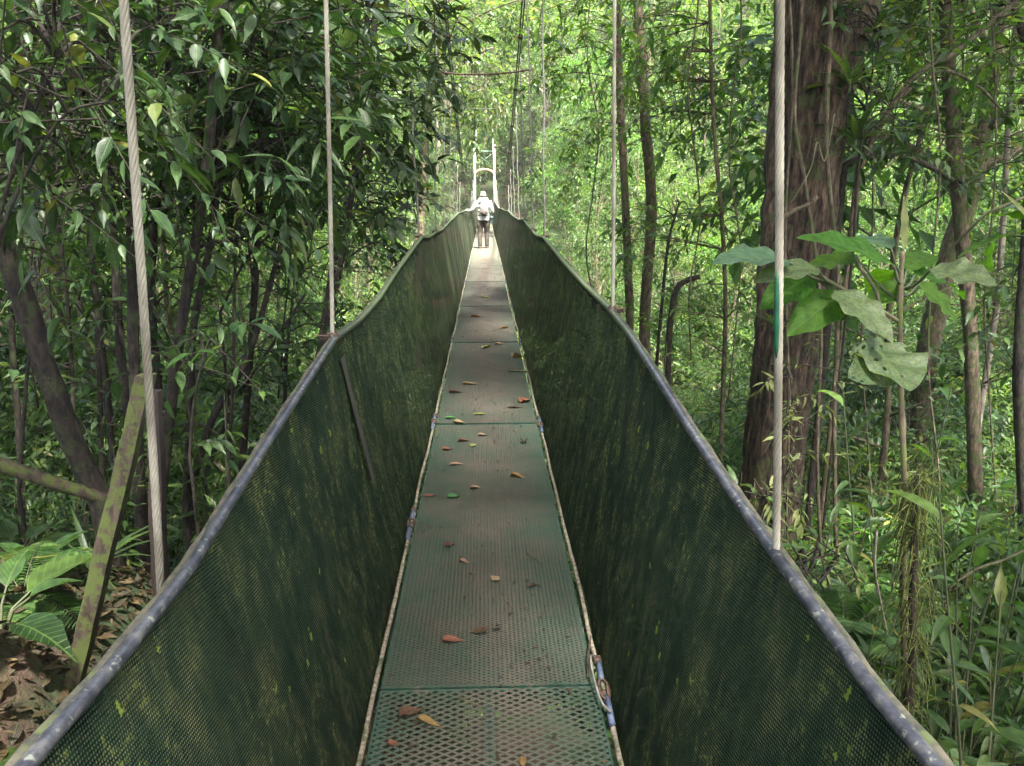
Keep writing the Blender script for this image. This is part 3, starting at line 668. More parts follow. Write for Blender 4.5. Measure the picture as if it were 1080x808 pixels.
mb = MB(); mb.tube([Vector((0.613 - 0.077 * (z - 0.72) - 0.0052, 1.424, z)) for z in [1.29 + 0.014 * i for i in range(13)]], [0.001, 0.004, 0.0045, 0.0048, 0.0055, 0.0058, 0.0054, 0.0054, 0.0054, 0.005, 0.0045, 0.004, 0.001], 8)
mb.build('green_sleeve', M['green_tape'], o)
hanger((-0.612, 2.98, 0.95), 0.04, MR_, mat='galv'); hanger((0.612, 3.6, 0.95), -0.025, MR_, mat='galv')
hanger((-0.625, 7.3, 1.1), -0.020, rad=0.0095); hanger((0.615, 8.0, 1.1), -0.015, rad=0.0095)
for y in (9.6, 11.6, 13.5, 15.3, 17.2, 19.0): hanger((-0.62, y, 1.05), 0.03, rad=0.009)
for y in (9.8, 11.9, 13.8, 15.8, 17.6, 19.4): hanger((0.61, y, 1.05), -0.03, rad=0.009)
for y in (33, 36, 39, 42, 45, 48):
    for sd in (-1, 1): hanger((sd * 0.61, y, 1.0), -sd * 0.03, rad=0.012, mat='galv_sunlit')
# clips where hangers meet the rail
for (sd, y) in ((-1, 2.98), (1, 3.6), (-1, 7.3), (1, 8.0), (1, 9.8), (-1, 9.6), (1, 11.9)):
    mb = MB(); z = rail_z(sd, y); x = rail_x(sd, y) + sd * 0.012
    mb.torus((x, y, z), 0.022, 0.005, ax=(0, 1, 0.2), n=14); mb.torus((x, y + 0.02, z + 0.004), 0.024, 0.004, ax=(0.2, 1, 0), n=14)
    mb.box((x + sd * 0.025, y, z + 0.004), (0.022, 0.010, 0.009)); mb.tube([(x, y - 0.01, z + 0.01), (x + sd * 0.055, y - 0.02, z + 0.016)], 0.004, 5)
    mb.build('rail_clip', M['rust'], BR)
# spreader bars across the main cables
mb = MB(); mb.tube([(-0.76, 10, 3.07), (-0.3, 10, 3.03), (0.05, 10, 3.03), (0.35, 10, 3.055), (0.58, 10, 3.09)], 0.013, 6, jit=0.3, seed=1); mb.build('spreader_bar', M['rust'], BR)
mb = MB(); mb.tube([(-0.50, 12.4, 2.89), (0, 12.4, 2.87), (0.45, 12.4, 2.90)], 0.006, 6); mb.build('spreader_bar', M['galv_old'], BR)
# far tower
for sd in (-1, 1):
    mb = MB(); mb.box((sd * 0.62, 50.2, 1.6), (0.065, 0.065, 2.9)); mb.box((sd * 0.62, 50.2, 4.55), (0.12, 0.12, 0.05)); mb.build('tower_post', M['galv_sunlit'], BR)
mb = MB(); mb.tube([(0.62 * math.cos(R(a)), 50.2, 2.75 + 0.35 * math.sin(R(a))) for a in range(0, 181, 15)], 0.09, 8); mb.build('tower_arch', M['beam_tan'], BR)
mb = MB(); mb.box((0, 50.2, 4.2), (0.53, 0.06, 0.06)); mb.tube([(-0.53, 50.2, 3.3), (0.53, 50.2, 4.1)], 0.03, 6); mb.tube([(0.53, 50.2, 3.3), (-0.53, 50.2, 4.1)], 0.03, 6); mb.build('tower_brace', M['green_paint'], BR)

# ------------------------------------------------------------------ the person on the bridge
def person():
    px, py = -0.045, 23.3; z0 = deck_z(py)
    root = empty('person', (px, py, z0)); tag(root, 'person seen from behind walking on the bridge in white shirt, pale hat and dark trousers', 'person')
    S = 0.97
    def body_tubes(mb, inf=0.0, legs=True, torso=True, arms=True, head=True):
        if legs:
            mb.tube([(-0.085, 0, 0.90), (-0.10, -0.01, 0.70), (-0.105, 0.00, 0.48), (-0.11, -0.03, 0.28), (-0.11, -0.06, 0.09)], [0.095 + inf, 0.088 + inf, 0.060 + inf, 0.056 + inf, 0.042 + inf * 1.3], 12)
            mb.tube([(0.085, 0, 0.90), (0.095, 0.03, 0.70), (0.10, 0.07, 0.48), (0.10, 0.06, 0.28), (0.10, 0.05, 0.09)], [0.095 + inf, 0.088 + inf, 0.060 + inf, 0.056 + inf, 0.042 + inf * 1.3], 12)
        if torso:
            for (z, rx, ry) in [(0.90, .165, .115), (1.0, .155, .11), (1.12, .155, .115), (1.24, .175, .12), (1.36, .185, .115), (1.42, .15, .09)]:
                mb.ball((0, 0.0 + (z - 0.9) * 0.06, z), (rx + inf, ry + inf, 0.10), 16, 8)
        if arms:
            mb.tube([(-0.17, 0.02, 1.40), (-0.25, 0.01, 1.24), (-0.33, 0.03, 1.14)], [0.055 + inf, 0.046 + inf, 0.042 + inf], 10)
            mb.tube([(0.17, 0.02, 1.40), (0.235, 0.0, 1.22), (0.27, 0.04, 1.10)], [0.055 + inf, 0.046 + inf, 0.042 + inf], 10)
            mb.tube([(-0.33, 0.03, 1.14), (-0.42, 0.13, 1.10), (-0.48, 0.19, 1.115)], [0.040 + inf, 0.034 + inf, 0.027 + inf], 10)
            mb.tube([(0.27, 0.04, 1.10), (0.25, 0.14, 1.02), (0.22, 0.24, 1.06)], [0.040 + inf, 0.034 + inf, 0.027 + inf], 10)
    mb = MB(); body_tubes(mb)
    mb.tube([(0, 0.03, 1.38), (0, 0.04, 1.50)], [0.058, 0.052], 12)
    mb.ball((0, 0.055, 1.575), (0.075, 0.092, 0.108), 18, 12)          # head
    mb.ball((0, 0.145, 1.565), (0.014, 0.018, 0.022)); mb.ball((0, 0.12, 1.51), (0.035, 0.03, 0.025))   # nose, chin
    for sx in (-1, 1): mb.ball((sx * 0.077, 0.05, 1.57), (0.012, 0.022, 0.032))
    for (hx, hy, hz, dx, dy, dz) in ((-0.49, 0.21, 1.125, -0.5, 0.75, -0.1), (0.21, 0.26, 1.07, -0.2, 0.85, 0.2)):
        d = Vector((dx, dy, dz)).normalized(); sd = d.cross(Vector((0, 0, 1))).normalized()
        mb.ball((hx, hy, hz), (0.034, 0.042, 0.022), 10, 8)
        for k, (o_, l_) in enumerate(((-0.027, 0.055), (-0.009, 0.068), (0.009, 0.064), (0.027, 0.05))):
            a = Vector((hx, hy, hz)) + sd * o_ + d * 0.025
            mb.tube([a, a + d * l_ * 0.55 - Vector((0, 0, 0.008)), a + d * l_ * 0.9 - Vector((0, 0, 0.032))], [0.0095, 0.009, 0.0075], 8)
        a = Vector((hx, hy, hz)) - sd * 0.03 * (1 if hx < 0 else -1)
        mb.tube([a, a - sd * 0.03 * (1 if hx < 0 else -1) + d * 0.025 - Vector((0, 0, 0.012))], [0.012, 0.009], 8)
    def fuse(o, v):
        r = o.modifiers.new('fuse', 'REMESH'); r.mode = 'VOXEL'; r.voxel_size = v; r.use_smooth_shade = True
        s = o.modifiers.new('soft', 'SMOOTH'); s.factor = 0.5; s.iterations = 3
    b = mb.build('body', M['skin'], root); fuse(b, 0.008)
    mb = MB(); body_tubes(mb, 0.016, torso=False, arms=False)
    for (z, rx, ry) in [(0.86, .17, .12), (0.95, .165, .118)]: mb.ball((0, 0, z), (rx + .012, ry + .012, 0.09), 16, 8)
    t = mb.build('trousers', M['trousers'], root); fuse(t, 0.010)
    mb = MB(); body_tubes(mb, 0.018, legs=False, torso=True)
    mb.tube([(0, 0.0, 0.84), (0, 0.0, 0.96)], [0.185, 0.175], 16)
    s = mb.build('shirt', M['shirt'], root); fuse(s, 0.010); s['label'] = 'loose long-sleeved white shirt'
    # wrists and hands stay bare: the sleeves stop at the wrist
    mb = MB(); n = 20
    rings = [(1.590, 0.118, 0.135), (1.598, 0.092, 0.110), (1.60, 0.088, 0.104), (1.65, 0.082, 0.098), (1.69, 0.06, 0.07), (1.70, 0.004, 0.004)]
    vs = [((rx) * math.cos(2 * math.pi * k / n), 0.05 + ry * math.sin(2 * math.pi * k / n), z + (0.008 * math.cos(4 * math.pi * k / n) if i == 0 else 0)) for i, (z, rx, ry) in enumerate(rings) for k in range(n)]
    fs = [(i * n + k, i * n + (k + 1) % n, (i + 1) * n + (k + 1) % n, (i + 1) * n + k) for i in range(len(rings) - 1) for k in range(n)]
    rings0 = rings[0]; mb.add(vs, fs); h = mb.build('sun_hat', M['hat'], root)
    h.scale = (0.82, 0.85, 1.0); h.location = (0, 0.008, -0.015)
    mb = MB(); mb.ball((0, 0.035, 1.55), (0.079, 0.088, 0.075), 14, 10); mb.build('hair', M['hair'], root)
    for (x, y) in ((-0.11, -0.06), (0.10, 0.05)):
        mb = MB(); mb.ball((x, y + 0.05, 0.045), (0.048, 0.13, 0.045), 12, 8); mb.tube([(x, y, 0.04), (x, y, 0.13)], [0.05, 0.052], 12)
        mb.box((x, y + 0.05, 0.012), (0.044, 0.125, 0.012)); mb.build('boot', M['boot'], root)
    # backpack and shoulder bag are things of their own
    bp = empty('backpack', (px, py - 0.13, z0 + 1.0)); tag(bp, 'small pale grey backpack worn on the back of the person on the bridge', 'backpack')
    mb = MB(); mb.ball((0.02, -0.06, 0.20), (0.125, 0.085, 0.19), 16, 10); mb.ball((0.02, -0.05, 0.10), (0.13, 0.085, 0.13), 14, 8); x = mb.build('pack_bag', M['pack'], bp); fuse(x, 0.01)
    mb = MB(); mb.ball((0.03, -0.125, 0.07), (0.095, 0.05, 0.085), 14, 8); mb.build('front_pocket', M['pack_dark'], bp)
    for sx in (-1, 1):
        mb = MB(); mb.tube(curve_pts([(sx * 0.09, -0.02, 0.36), (sx * 0.10, 0.03, 0.455), (sx * 0.10, 0.12, 0.44), (sx * 0.12, 0.275, 0.33), (sx * 0.12, 0.24, 0.12), (sx * 0.13, 0.02, 0.04)], 5), 0.014, 6); mb.build('shoulder_strap', M['pack'], bp)
    mb = MB(); mb.torus((0.02, -0.03, 0.40), 0.022, 0.006, ax=(0, 1, 0)); mb.build('carry_handle', M['pack_dark'], bp)
    sb = empty('shoulder_bag', (px + 0.235, py - 0.02, z0 + 0.86)); tag(sb, 'small dark blue-green bag hanging at the right hip of the person', 'bag')
    mb = MB(); mb.ball((0, 0, 0), (0.062, 0.085, 0.12), 14, 8); mb.box((0, 0, -0.02), (0.05, 0.075, 0.085)); x = mb.build('bag_body', M['bag'], sb); fuse(x, 0.008)
    mb = MB(); mb.box((0.002, -0.0, 0.055), (0.058, 0.082, 0.045)); mb.build('flap', M['bag'], sb)
    mb = MB(); mb.tube(curve_pts([(0, 0.02, 0.10), (-0.08, -0.12, 0.28), (-0.25, -0.145, 0.47), (-0.34, -0.05, 0.60)], 5), 0.012, 6); mb.build('strap', M['bag'], sb)
    # walking pole held in the right hand
person()

# ------------------------------------------------------------------ fallen leaves on the deck
def fallen(px, py, Lm, Wm, rz, mat, label, name='fallen_leaf', curl=0.25, kind='hi', cat='leaf'):
    z = 0.006; v = at(px, py, 1.0) - Vector((0, 0, 1.6)); s = (z - 1.6) / v.z; p = Vector((0, 0, 1.6)) + v * s
    a = R(rz); ax = np.array([[math.cos(a), math.sin(a), 0.25 * curl]]); up = np.array([[0.15 * math.sin(px), 0.15 * math.cos(px), 1.0]])
    me = leaves_mesh(name, [[-math.cos(a) * Lm / 2, -math.sin(a) * Lm / 2, 0.004]], ax, up, Lm, Wm, 'hi', curl * 0.6, 0.12 + curl * 0.25, mat)
    co = [v2.co.copy() for v2 in me.vertices]
    for k, v2 in enumerate(me.vertices): v2.co.z = max(0.0015, v2.co.z + 0.004 * math.sin(k * 2.4 + px))
    mb = MB(); mb.tube([(-math.cos(a) * Lm / 2, -math.sin(a) * Lm / 2, 0.005), (-math.cos(a + .3) * Lm * 0.62, -math.sin(a + .3) * Lm * 0.62, 0.004)], 0.0012, 4)
    o = link(name, me, None, None); o.location = (p.x, p.y, deck_z(p.y) + 0.004)
    tag(o, label, cat, 'leaves fallen on the deck')
    st = mb.build('stalk', M['rust'] if mat is not M['leaf_fresh'] else M['twig_green'], o)
    return o
def mat_plain_leaf(name, c1, c2, veins=True): return mat_leaf(name, [(0, c1), (1, c2)], 0.1, rough=0.55, veins=veins, objvar=0.1)
M['leaf_red'] = mat_plain_leaf('leaf_red', (0.15, 0.06, 0.04), (0.24, 0.10, 0.065))
M['leaf_wine'] = mat_plain_leaf('leaf_wine', (0.07, 0.025, 0.025), (0.11, 0.04, 0.035))
M['leaf_darkbrown'] = mat_plain_leaf('leaf_darkbrown', (0.035, 0.018, 0.012), (0.07, 0.035, 0.022))
M['leaf_orange'] = mat_plain_leaf('leaf_orange', (0.13, 0.075, 0.03), (0.20, 0.12, 0.05))
M['leaf_tan'] = mat_plain_leaf('leaf_tan', (0.18, 0.12, 0.07), (0.28, 0.20, 0.12))
M['leaf_pink'] = mat_plain_leaf('leaf_pink', (0.19, 0.12, 0.10), (0.30, 0.20, 0.16))
M['leaf_fresh'] = mat_plain_leaf('leaf_fresh', (0.03, 0.14, 0.045), (0.05, 0.20, 0.06))
M['leaf_yellowgreen'] = mat_plain_leaf('leaf_yellowgreen', (0.12, 0.15, 0.05), (0.19, 0.22, 0.07))
FL = [
 (434, 752, .105, .05, 35, 'leaf_wine', 'large dark wine-red leaf lying on the near coarse grating, left of the centre', .5),
 (452, 762, .10, .03, -20, 'leaf_orange', 'curled ochre leaf lying beside the dark wine-red leaf on the near coarse grating', .6),
 (415, 785, .045, .025, 10, 'leaf_red', 'small brick-red leaf near the bottom left of the coarse grating', .3),
 (551, 803, .05, .025, 100, 'leaf_orange', 'orange leaf at the bottom edge of the coarse grating, right of the centre', .4),
 (478, 676, .10, .045, 8, 'leaf_red', 'broad salmon-red torn leaf just beyond the first deck seam', .4),
 (505, 667, .075, .04, 170, 'leaf_darkbrown', 'dark brown curled leaf right beside the broad salmon-red leaf', .8),
 (474, 576, .06, .04, 25, 'leaf_wine', 'crumpled dull red leaf left of the deck centre, below the green leaf', .9),
 (490, 593, .055, .03, -10, 'leaf_pink', 'small pale pink leaf scrap just right of the crumpled dull red leaf', .5),
 (523, 611, .06, .045, 50, 'leaf_pink', 'ragged pinkish leaf patch in the middle of the first deck panel', .5),
 (562, 618, .07, .025, 30, 'leaf_darkbrown', 'dark rolled leaf with a pale tip, right of the deck centre', 1.0),
 (479, 524, .085, .055, 10, 'leaf_fresh', 'single bright green leaf lying flat left of the deck centre', .3),
 (454, 523, .09, .035, 5, 'leaf_red', 'reddish leaf at the left deck edge beside the bright green leaf', .2),
 (501, 515, .075, .04, 20, 'leaf_pink', 'pinkish leaf just right of and beyond the bright green leaf', .5),
 (546, 503, .10, .045, -10, 'leaf_orange', 'brown curled leaf on the right half of the deck, beyond the worn patch', .9),
 (481, 490, .10, .04, 5, 'leaf_pink', 'pale pink leaf, nearest of the cluster on the left half of the second panel', .4),
 (472, 474, .11, .06, 15, 'leaf_red', 'round orange-red leaf, leftmost of the cluster on the second panel', .3),
 (490, 465, .15, .05, 20, 'leaf_wine', 'purplish broad leaf in the cluster on the second panel', .5),
 (499, 470, .09, .06, 60, 'leaf_yellowgreen', 'yellowish oval leaf, rightmost of the cluster on the second panel', .3),
 (510, 459, .12, .045, 15, 'leaf_pink', 'greyish pink leaf lying beyond the yellowish oval leaf', .5),
 (553, 466, .10, .06, 80, 'leaf_darkbrown', 'small black-brown leaf standing on edge, right half of second panel', 1.2),
 (485, 446, .15, .07, -20, 'leaf_tan', 'tan leaf right of the fresh green one near the left deck edge', .4),
 (475, 441, .14, .05, 10, 'leaf_fresh', 'fresh green narrow leaf near the left deck edge, beyond the second seam', .3),
 (506, 437, .17, .045, 0, 'leaf_yellowgreen', 'pale green narrow leaf at the middle of the third panel', .2),
 (554, 423, .22, .11, 50, 'leaf_red', 'large orange-brown broad leaf at the right edge of the third panel', .5),
 (480, 414, .16, .08, 0, 'leaf_darkbrown', 'dark brown folded leaf on the left of the third panel', .8),
 (497, 405, .25, .07, 0, 'leaf_tan', 'long pale tan leaf lying crosswise on the third panel', .3),
 (546, 377, .20, .12, 30, 'leaf_pink', 'crumpled whitish-pink leaf near the right edge, before the third seam', .9),
 (513, 366, .30, .10, 60, 'leaf_yellowgreen', 'pale green star-like leaf at the centre, just before the third seam', .3),
 (526, 363, .16, .07, 0, 'leaf_pink', 'pinkish leaf close to the third seam, right of the pale green leaf', .3),
 (502, 334, .28, .10, 20, 'leaf_red', 'rusty leaf on the left half of the fourth panel', .4),
 (532, 346, .22, .09, 40, 'leaf_orange', 'yellow leaf on the right half of the fourth panel', .4),
 (513, 314, .35, .10, -40, 'leaf_yellowgreen', 'pale green long leaf lying slanted on the fifth panel', .3),
 (545, 430, .25, .03, 5, 'leaf_darkbrown', 'long dark stalk-like leaf at the right edge beyond the large orange-brown one', .4),
]
for (px, py, l_, w_, rz, mt_, lb, cu) in FL: fallen(px, py, l_ * (.85 if py > 480 else .66), w_ * (.95 if py > 480 else .85), rz, M[mt_], lb, curl=cu * 1.3)
# twigs and crumbs
o_ = None
for (a, b, lb) in (((556, 579), (570, 592), 'thin pale curved twig on the right of the first full panel'), ((536, 391), (556, 392), 'short forked brown twig at the right edge of the third panel')):
    v = at(*a, 1.0) - Vector((0, 0, 1.6)); pa = Vector((0, 0, 1.6)) + v * (0.012 - 1.6) / v.z
    v = at(*b, 1.0) - Vector((0, 0, 1.6)); pb = Vector((0, 0, 1.6)) + v * (0.012 - 1.6) / v.z
    mb = MB(); mid = (pa + pb) / 2 + Vector((-0.02, 0.0, 0.004)); c = pa.copy(); cp = curve_pts([pa - c, mid - c, pb - c], 5)
    mb.tube(cp, 0.0028 if pa.y < 5 else 0.009, 5)
    if pa.y > 5: mb.tube([mid - c, mid - c + Vector((0.06, 0.1, 0.01))], 0.006, 5)
    o = mb.build('twig', M['twig'], None); o.location = c; tag(o, lb, 'twig')
rng = np.random.default_rng(5); n = 800
yy = rng.uniform(1.5, 20, n) ; xx = rng.normal(0, 0.20, n).clip(-0.33, 0.33)
axs = rng.normal(size=(n, 3)); axs[:, 2] = 0.05; ups = np.tile([0, 0, 1.0], (n, 1)) + rng.normal(size=(n, 3)) * 0.2
me = leaves_mesh('leaf_crumbs', np.stack([xx, yy, np.full(n, 0.008)], 1), axs, ups, rng.uniform(0.008, 0.026, n) * (1 + yy / 12), rng.uniform(0.004, 0.014, n) * (1 + yy / 12), 'lo', 0.0, 0.1, M['leaf_brown'])
tag(link('leaf_crumbs', me, None), kind='stuff', label='tiny scattered brown crumbs of dead leaf on the deck', cat='leaf litter')
#%%END_BRIDGE

# ------------------------------------------------------------------ vegetation
def nrng(s): return np.random.default_rng(s)

def tree_meshes(seed, H, r0, cbase, cr, nl, ntw, per, leaf, kind, asp=0.42, twl=0.7, lean=0.4, drop=0.2, top=0.5, sub=2):
    """returns (trunk mesh with limbs, crown mesh) in local coordinates, base at 0"""
    rng = nrng(seed); rnd = random.Random(seed)
    mb = MB(); n = 9
    dx, dy = rnd.uniform(-lean, lean), rnd.uniform(-lean, lean)
    tp = [Vector((dx * (i / n) ** 1.5 + 0.10 * math.sin(i * 1.3 + seed), dy * (i / n) ** 1.5 + 0.10 * math.cos(i * 1.7 + seed), H * i / n)) for i in range(n + 1)]
    tp[0] = Vector((0, 0, -0.3)); trunk = curve_pts(tp, 3)
    m = len(trunk); mb.tube(trunk, [r0 * (1.35 if i < 2 else 1) * (1 - 0.82 * i / (m - 1)) for i in range(m)], 8, jit=0.22, seed=seed)
    ts, td = [], []
    for k in range(nl):
        f = cbase / H + (1 - cbase / H) * ((k + rnd.random()) / nl); f = min(f, 0.99)
        i = int(f * (m - 1)); p = trunk[i]
        a = k * 2.4 + rnd.uniform(-0.5, 0.5); fr = (f - cbase / H) / (1 - cbase / H)
        ln = cr * (0.55 + 0.45 * math.sin(math.pi * min(1, 0.25 + fr * (0.75 if top > 0.3 else 1)))) * rnd.uniform(0.75, 1.15)
        el = rnd.uniform(0.0, 0.5) + 0.5 * fr
        d = Vector((math.cos(a) * math.cos(el), math.sin(a) * math.cos(el), math.sin(el)))
        pts = [p, p + d * ln * 0.35 + Vector((0, 0, 0.05 * ln)), p + d * ln * 0.7 + Vector((rnd.uniform(-.1, .1) * ln, rnd.uniform(-.1, .1) * ln, 0.04 * ln)), p + d * ln + Vector((0, 0, -drop * ln))]
        pts = curve_pts(pts, 3); rr = r0 * (1 - 0.8 * f) * 0.55
        mb.tube(pts, [max(0.008, rr * (1 - 0.85 * j / (len(pts) - 1))) for j in range(len(pts))], 5, jit=0.2, seed=k)
        limbs = [pts]
        for q in range(sub):
            j = int(len(pts) * rnd.uniform(0.35, 0.75)); pq = pts[j]
            d2 = (d + Vector((rnd.uniform(-1, 1), rnd.uniform(-1, 1), rnd.uniform(-0.5, 0.7)))).normalized(); l2 = ln * rnd.uniform(0.35, 0.6)
            sp = curve_pts([pq, pq + d2 * l2 * 0.5 + Vector((0, 0, .05)), pq + d2 * l2 - Vector((0, 0, drop * l2))], 3)
            mb.tube(sp, [max(0.006, rr * 0.5 * (1 - 0.8 * jj / (len(sp) - 1))) for jj in range(len(sp))], 4); limbs.append(sp)
        nt = max(1, int(ntw / nl / len(limbs)))
        for lb in limbs:
            for q in range(nt):
                u = rnd.uniform(0.25, 1.0) ** 0.7 * (len(lb) - 1); j = min(int(u), len(lb) - 2)
                p2 = lb[j].lerp(lb[j + 1], u - j)
                base = (lb[min(j + 1, len(lb) - 1)] - lb[max(j - 1, 0)]).normalized()
                d3 = base * 0.6 + Vector(rng.normal(size=3)) * 0.75 + Vector((0, 0, 0.12))
                d3.normalize(); ts.append(tuple(p2)); td.append(tuple(d3))
    ts = np.array(ts); td = np.array(td)
    tl = twl * rng.uniform(0.55, 1.25, len(ts))
    a = twig_leaves(rng, ts, td, tl, per, leaf, asp)
    cm = leaves_mesh('crown', *a, kind=kind, droop=0.22, fold=0.16)
    return mb.mesh('trunk'), cm

def make_tree(name, tm, cm, bark, leafm, loc, rz, scale, label, cat, group):
    e = empty(name, loc, rz); e.scale = scale
    if not tm.materials: tm.materials.append(bark)
    t = bpy.data.objects.new('trunk', tm); COL.objects.link(t); t.parent = e
    c = bpy.data.objects.new('crown', cm); COL.objects.link(c); c.parent = e
    if not cm.materials: cm.materials.append(leafm)
    tm.shade_smooth()
    return tag(e, label, cat, group)

REG = []
def scatter_copy(proto, loc, rz, scale, label=None, cat=None, group=None, mats=None):
    r = proto.copy(); COL.objects.link(r); r.location = loc; r.rotation_euler = (0, 0, rz); r.scale = scale
    for ch in proto.children:
        c = ch.copy(); COL.objects.link(c); c.parent = r
    return tag(r, label, cat, group)

PARK = []      # the prototypes are themselves used as the first of each kind
class Kind:
    def __init__(s, name, cat, meshes, bark, leafm):
        s.name, s.cat, s.bark, s.leafm = name, cat, bark, leafm
        s.meshes = meshes; s.proto = [None] * len(meshes); s.i = 0
    def put(s, loc, rz, scale, label, group, v=None):
        o = s._put(loc, rz, scale, label, group, v)
        if group: REG.append((o, label))
        return o
    def _put(s, loc, rz, scale, label, group, v=None):
        v = s.i % len(s.meshes) if v is None else v; s.i += 1
        sc = (scale, scale, scale) if not hasattr(scale, '__len__') else scale
        if s.proto[v] is None:
            tm, cm = s.meshes[v]
            s.proto[v] = make_tree(s.name, tm, cm, s.bark, s.leafm, loc, rz, sc, label, s.cat, group)
            return s.proto[v]
        return scatter_copy(s.proto[v], loc, rz, sc, label, s.cat, group)

# far hillside trees, mid trees
far_m = [tree_meshes(100 + k, 11, 0.13, 1.6, 3.6, 12, 900, 9, 0.25, 'lo', asp=0.5, twl=1.0) for k in range(3)]
mid_m = [tree_meshes(200 + k, 12, 0.075, 1.0, 2.9, 18, 1100, 11, 0.15, 'mid', asp=0.45, twl=0.75) for k in range(3)]
mid2_m = [tree_meshes(230 + k, 12, 0.055, 0.8, 2.3, 19, 1100, 11, 0.12, 'mid', asp=0.36, twl=0.6, drop=0.35) for k in range(2)]
K_far_a = Kind('forest_tree', 'tree', far_m[:2], M['bark_pale'], M['leaf_far'])
K_far_b = Kind('forest_tree', 'tree', [far_m[2], tree_meshes(140, 13, 0.2, 4, 3.2, 12, 520, 8, 0.30, 'lo', asp=0.36, twl=0.9)], M['bark'], M['leaf_bright'])
K_mid_a = Kind('forest_tree', 'tree', mid_m, M['bark'], M['leaf_bright'])
K_mid_b = Kind('slender_tree', 'tree', mid2_m, M['bark'], M['leaf_mid'])

def jgrid(y0, y1, sp, wid, seed, jit=0.38):
    rnd = random.Random(seed); y = y0; out = []
    while y < y1:
        w_ = wid(y); x = -w_ + rnd.uniform(0, sp)
        while x < w_:
            out.append((x + rnd.uniform(-jit, jit) * sp, y + rnd.uniform(-jit, jit) * sp, rnd)); x += sp
        y += sp * 0.9
    return out

# far slope behind the far end of the bridge
for (x, y, rnd) in jgrid(54, 96, 4.6, lambda y: 0.76 * y + 6, 11):
    sc = rnd.uniform(0.75, 1.2)
    if y < 57 and abs(x) < 2.5: continue
    side = 'left of' if x < -6 else ('right of' if x > 6 else 'straight behind')
    if rnd.random() < 0.6: K_far_a.put((x, y, place_z(x, y)), rnd.uniform(0, 6.28), (sc, sc, sc * rnd.uniform(0.8, 1.1)), 'pale green broad-crowned tree on the far hillside %s the far end of the bridge' % side, 'pale trees on the hillside %s the bridge end' % side)
    else: K_far_b.put((x, y, place_z(x, y)), rnd.uniform(0, 6.28), (sc, sc, sc * rnd.uniform(0.8, 1.1)), 'bright green tree on the far hillside %s the far end of the bridge' % side, 'bright trees on the hillside %s the bridge end' % side)

# trees in the valley on both sides
for (x, y, rnd) in jgrid(11, 51, 3.9, lambda y: 0.74 * y + 5, 21):
    sc = rnd.uniform(0.75, 1.15); slender = rnd.random() < (0.6 if y < 26 else 0.35)
    r = (2.5 if slender else 3.2) * sc
    if abs(x) < r + 1.5:
        if abs(x) > 1.0 or y < 12: x = math.copysign(r + 1.5 + rnd.uniform(0, 1), x)
        else: continue
    if y < 17 and abs(x) < 9 and rnd.random() < 0.5: continue
    hs = sc * (rnd.uniform(0.8, 1.35) if y < 30 else rnd.uniform(0.9, 1.3)); z = place_z(x, y)
    if y < 20 and x > 0 : hs *= 0.85
    side = 'left' if x < 0 else 'right'; dist = 'nearer' if y < 22 else ('middle' if y < 38 else 'farther')
    k = K_mid_b if slender else K_mid_a; kn = 'slender dark-stemmed' if slender else 'bushy bright green'
    k.put((x, y, z), rnd.uniform(0, 6.28), (sc, sc, hs), '%s tree in the %s part of the valley, %s of the bridge' % (kn, dist, side), '%s trees, %s valley, %s side' % (kn, dist, side))

# low growth filling the valley floor
bush_m = [tree_meshes(300 + k, 2.6, 0.035, 0.3, 1.5, 14, 430, 10, 0.135, 'mid', asp=0.4, twl=0.5, lean=0.3, sub=1) for k in range(3)]
for_bush = None
K_bush = Kind('bush', 'bush', bush_m[:2], M['bark'], M['leaf_far'])
K_bush2 = Kind('bush', 'bush', bush_m[2:], M['bark_dark'], M['leaf_blue'])
for (x, y, rnd) in jgrid(9, 47, 3.3, lambda y: 0.72 * y + 4, 31):
    if y > 30 and rnd.random() < 0.45: continue
    sc = rnd.uniform(0.9, 1.7) * (1 + 0.012 * y); side = 'left' if x < 0 else 'right'
    if y > 40 and abs(x) < 3: continue
    if abs(x) < 2.4 * sc + 0.9:
        sc = min(sc, (-0.7 - place_z(x, y)) / 3.9)
        if sc < 0.6: continue
    (K_bush if rnd.random() < 0.7 else K_bush2).put((x, y, place_z(x, y)), rnd.uniform(0, 6.28), (sc, sc, sc), 'leafy bush in the undergrowth below the bridge on the %s side' % side, 'bushes below the bridge, %s side' % side)

for (x, y, rnd) in jgrid(51, 60, 2.6, lambda y: 16, 33):
    if abs(x) < 1.6 and y < 54.5: continue
    sc = rnd.uniform(1.0, 1.7)
    K_bush.put((x, y, place_z(x, y)), rnd.uniform(0, 6.28), (sc, sc, sc * 1.2), 'leafy bush on the far bank', 'bushes')
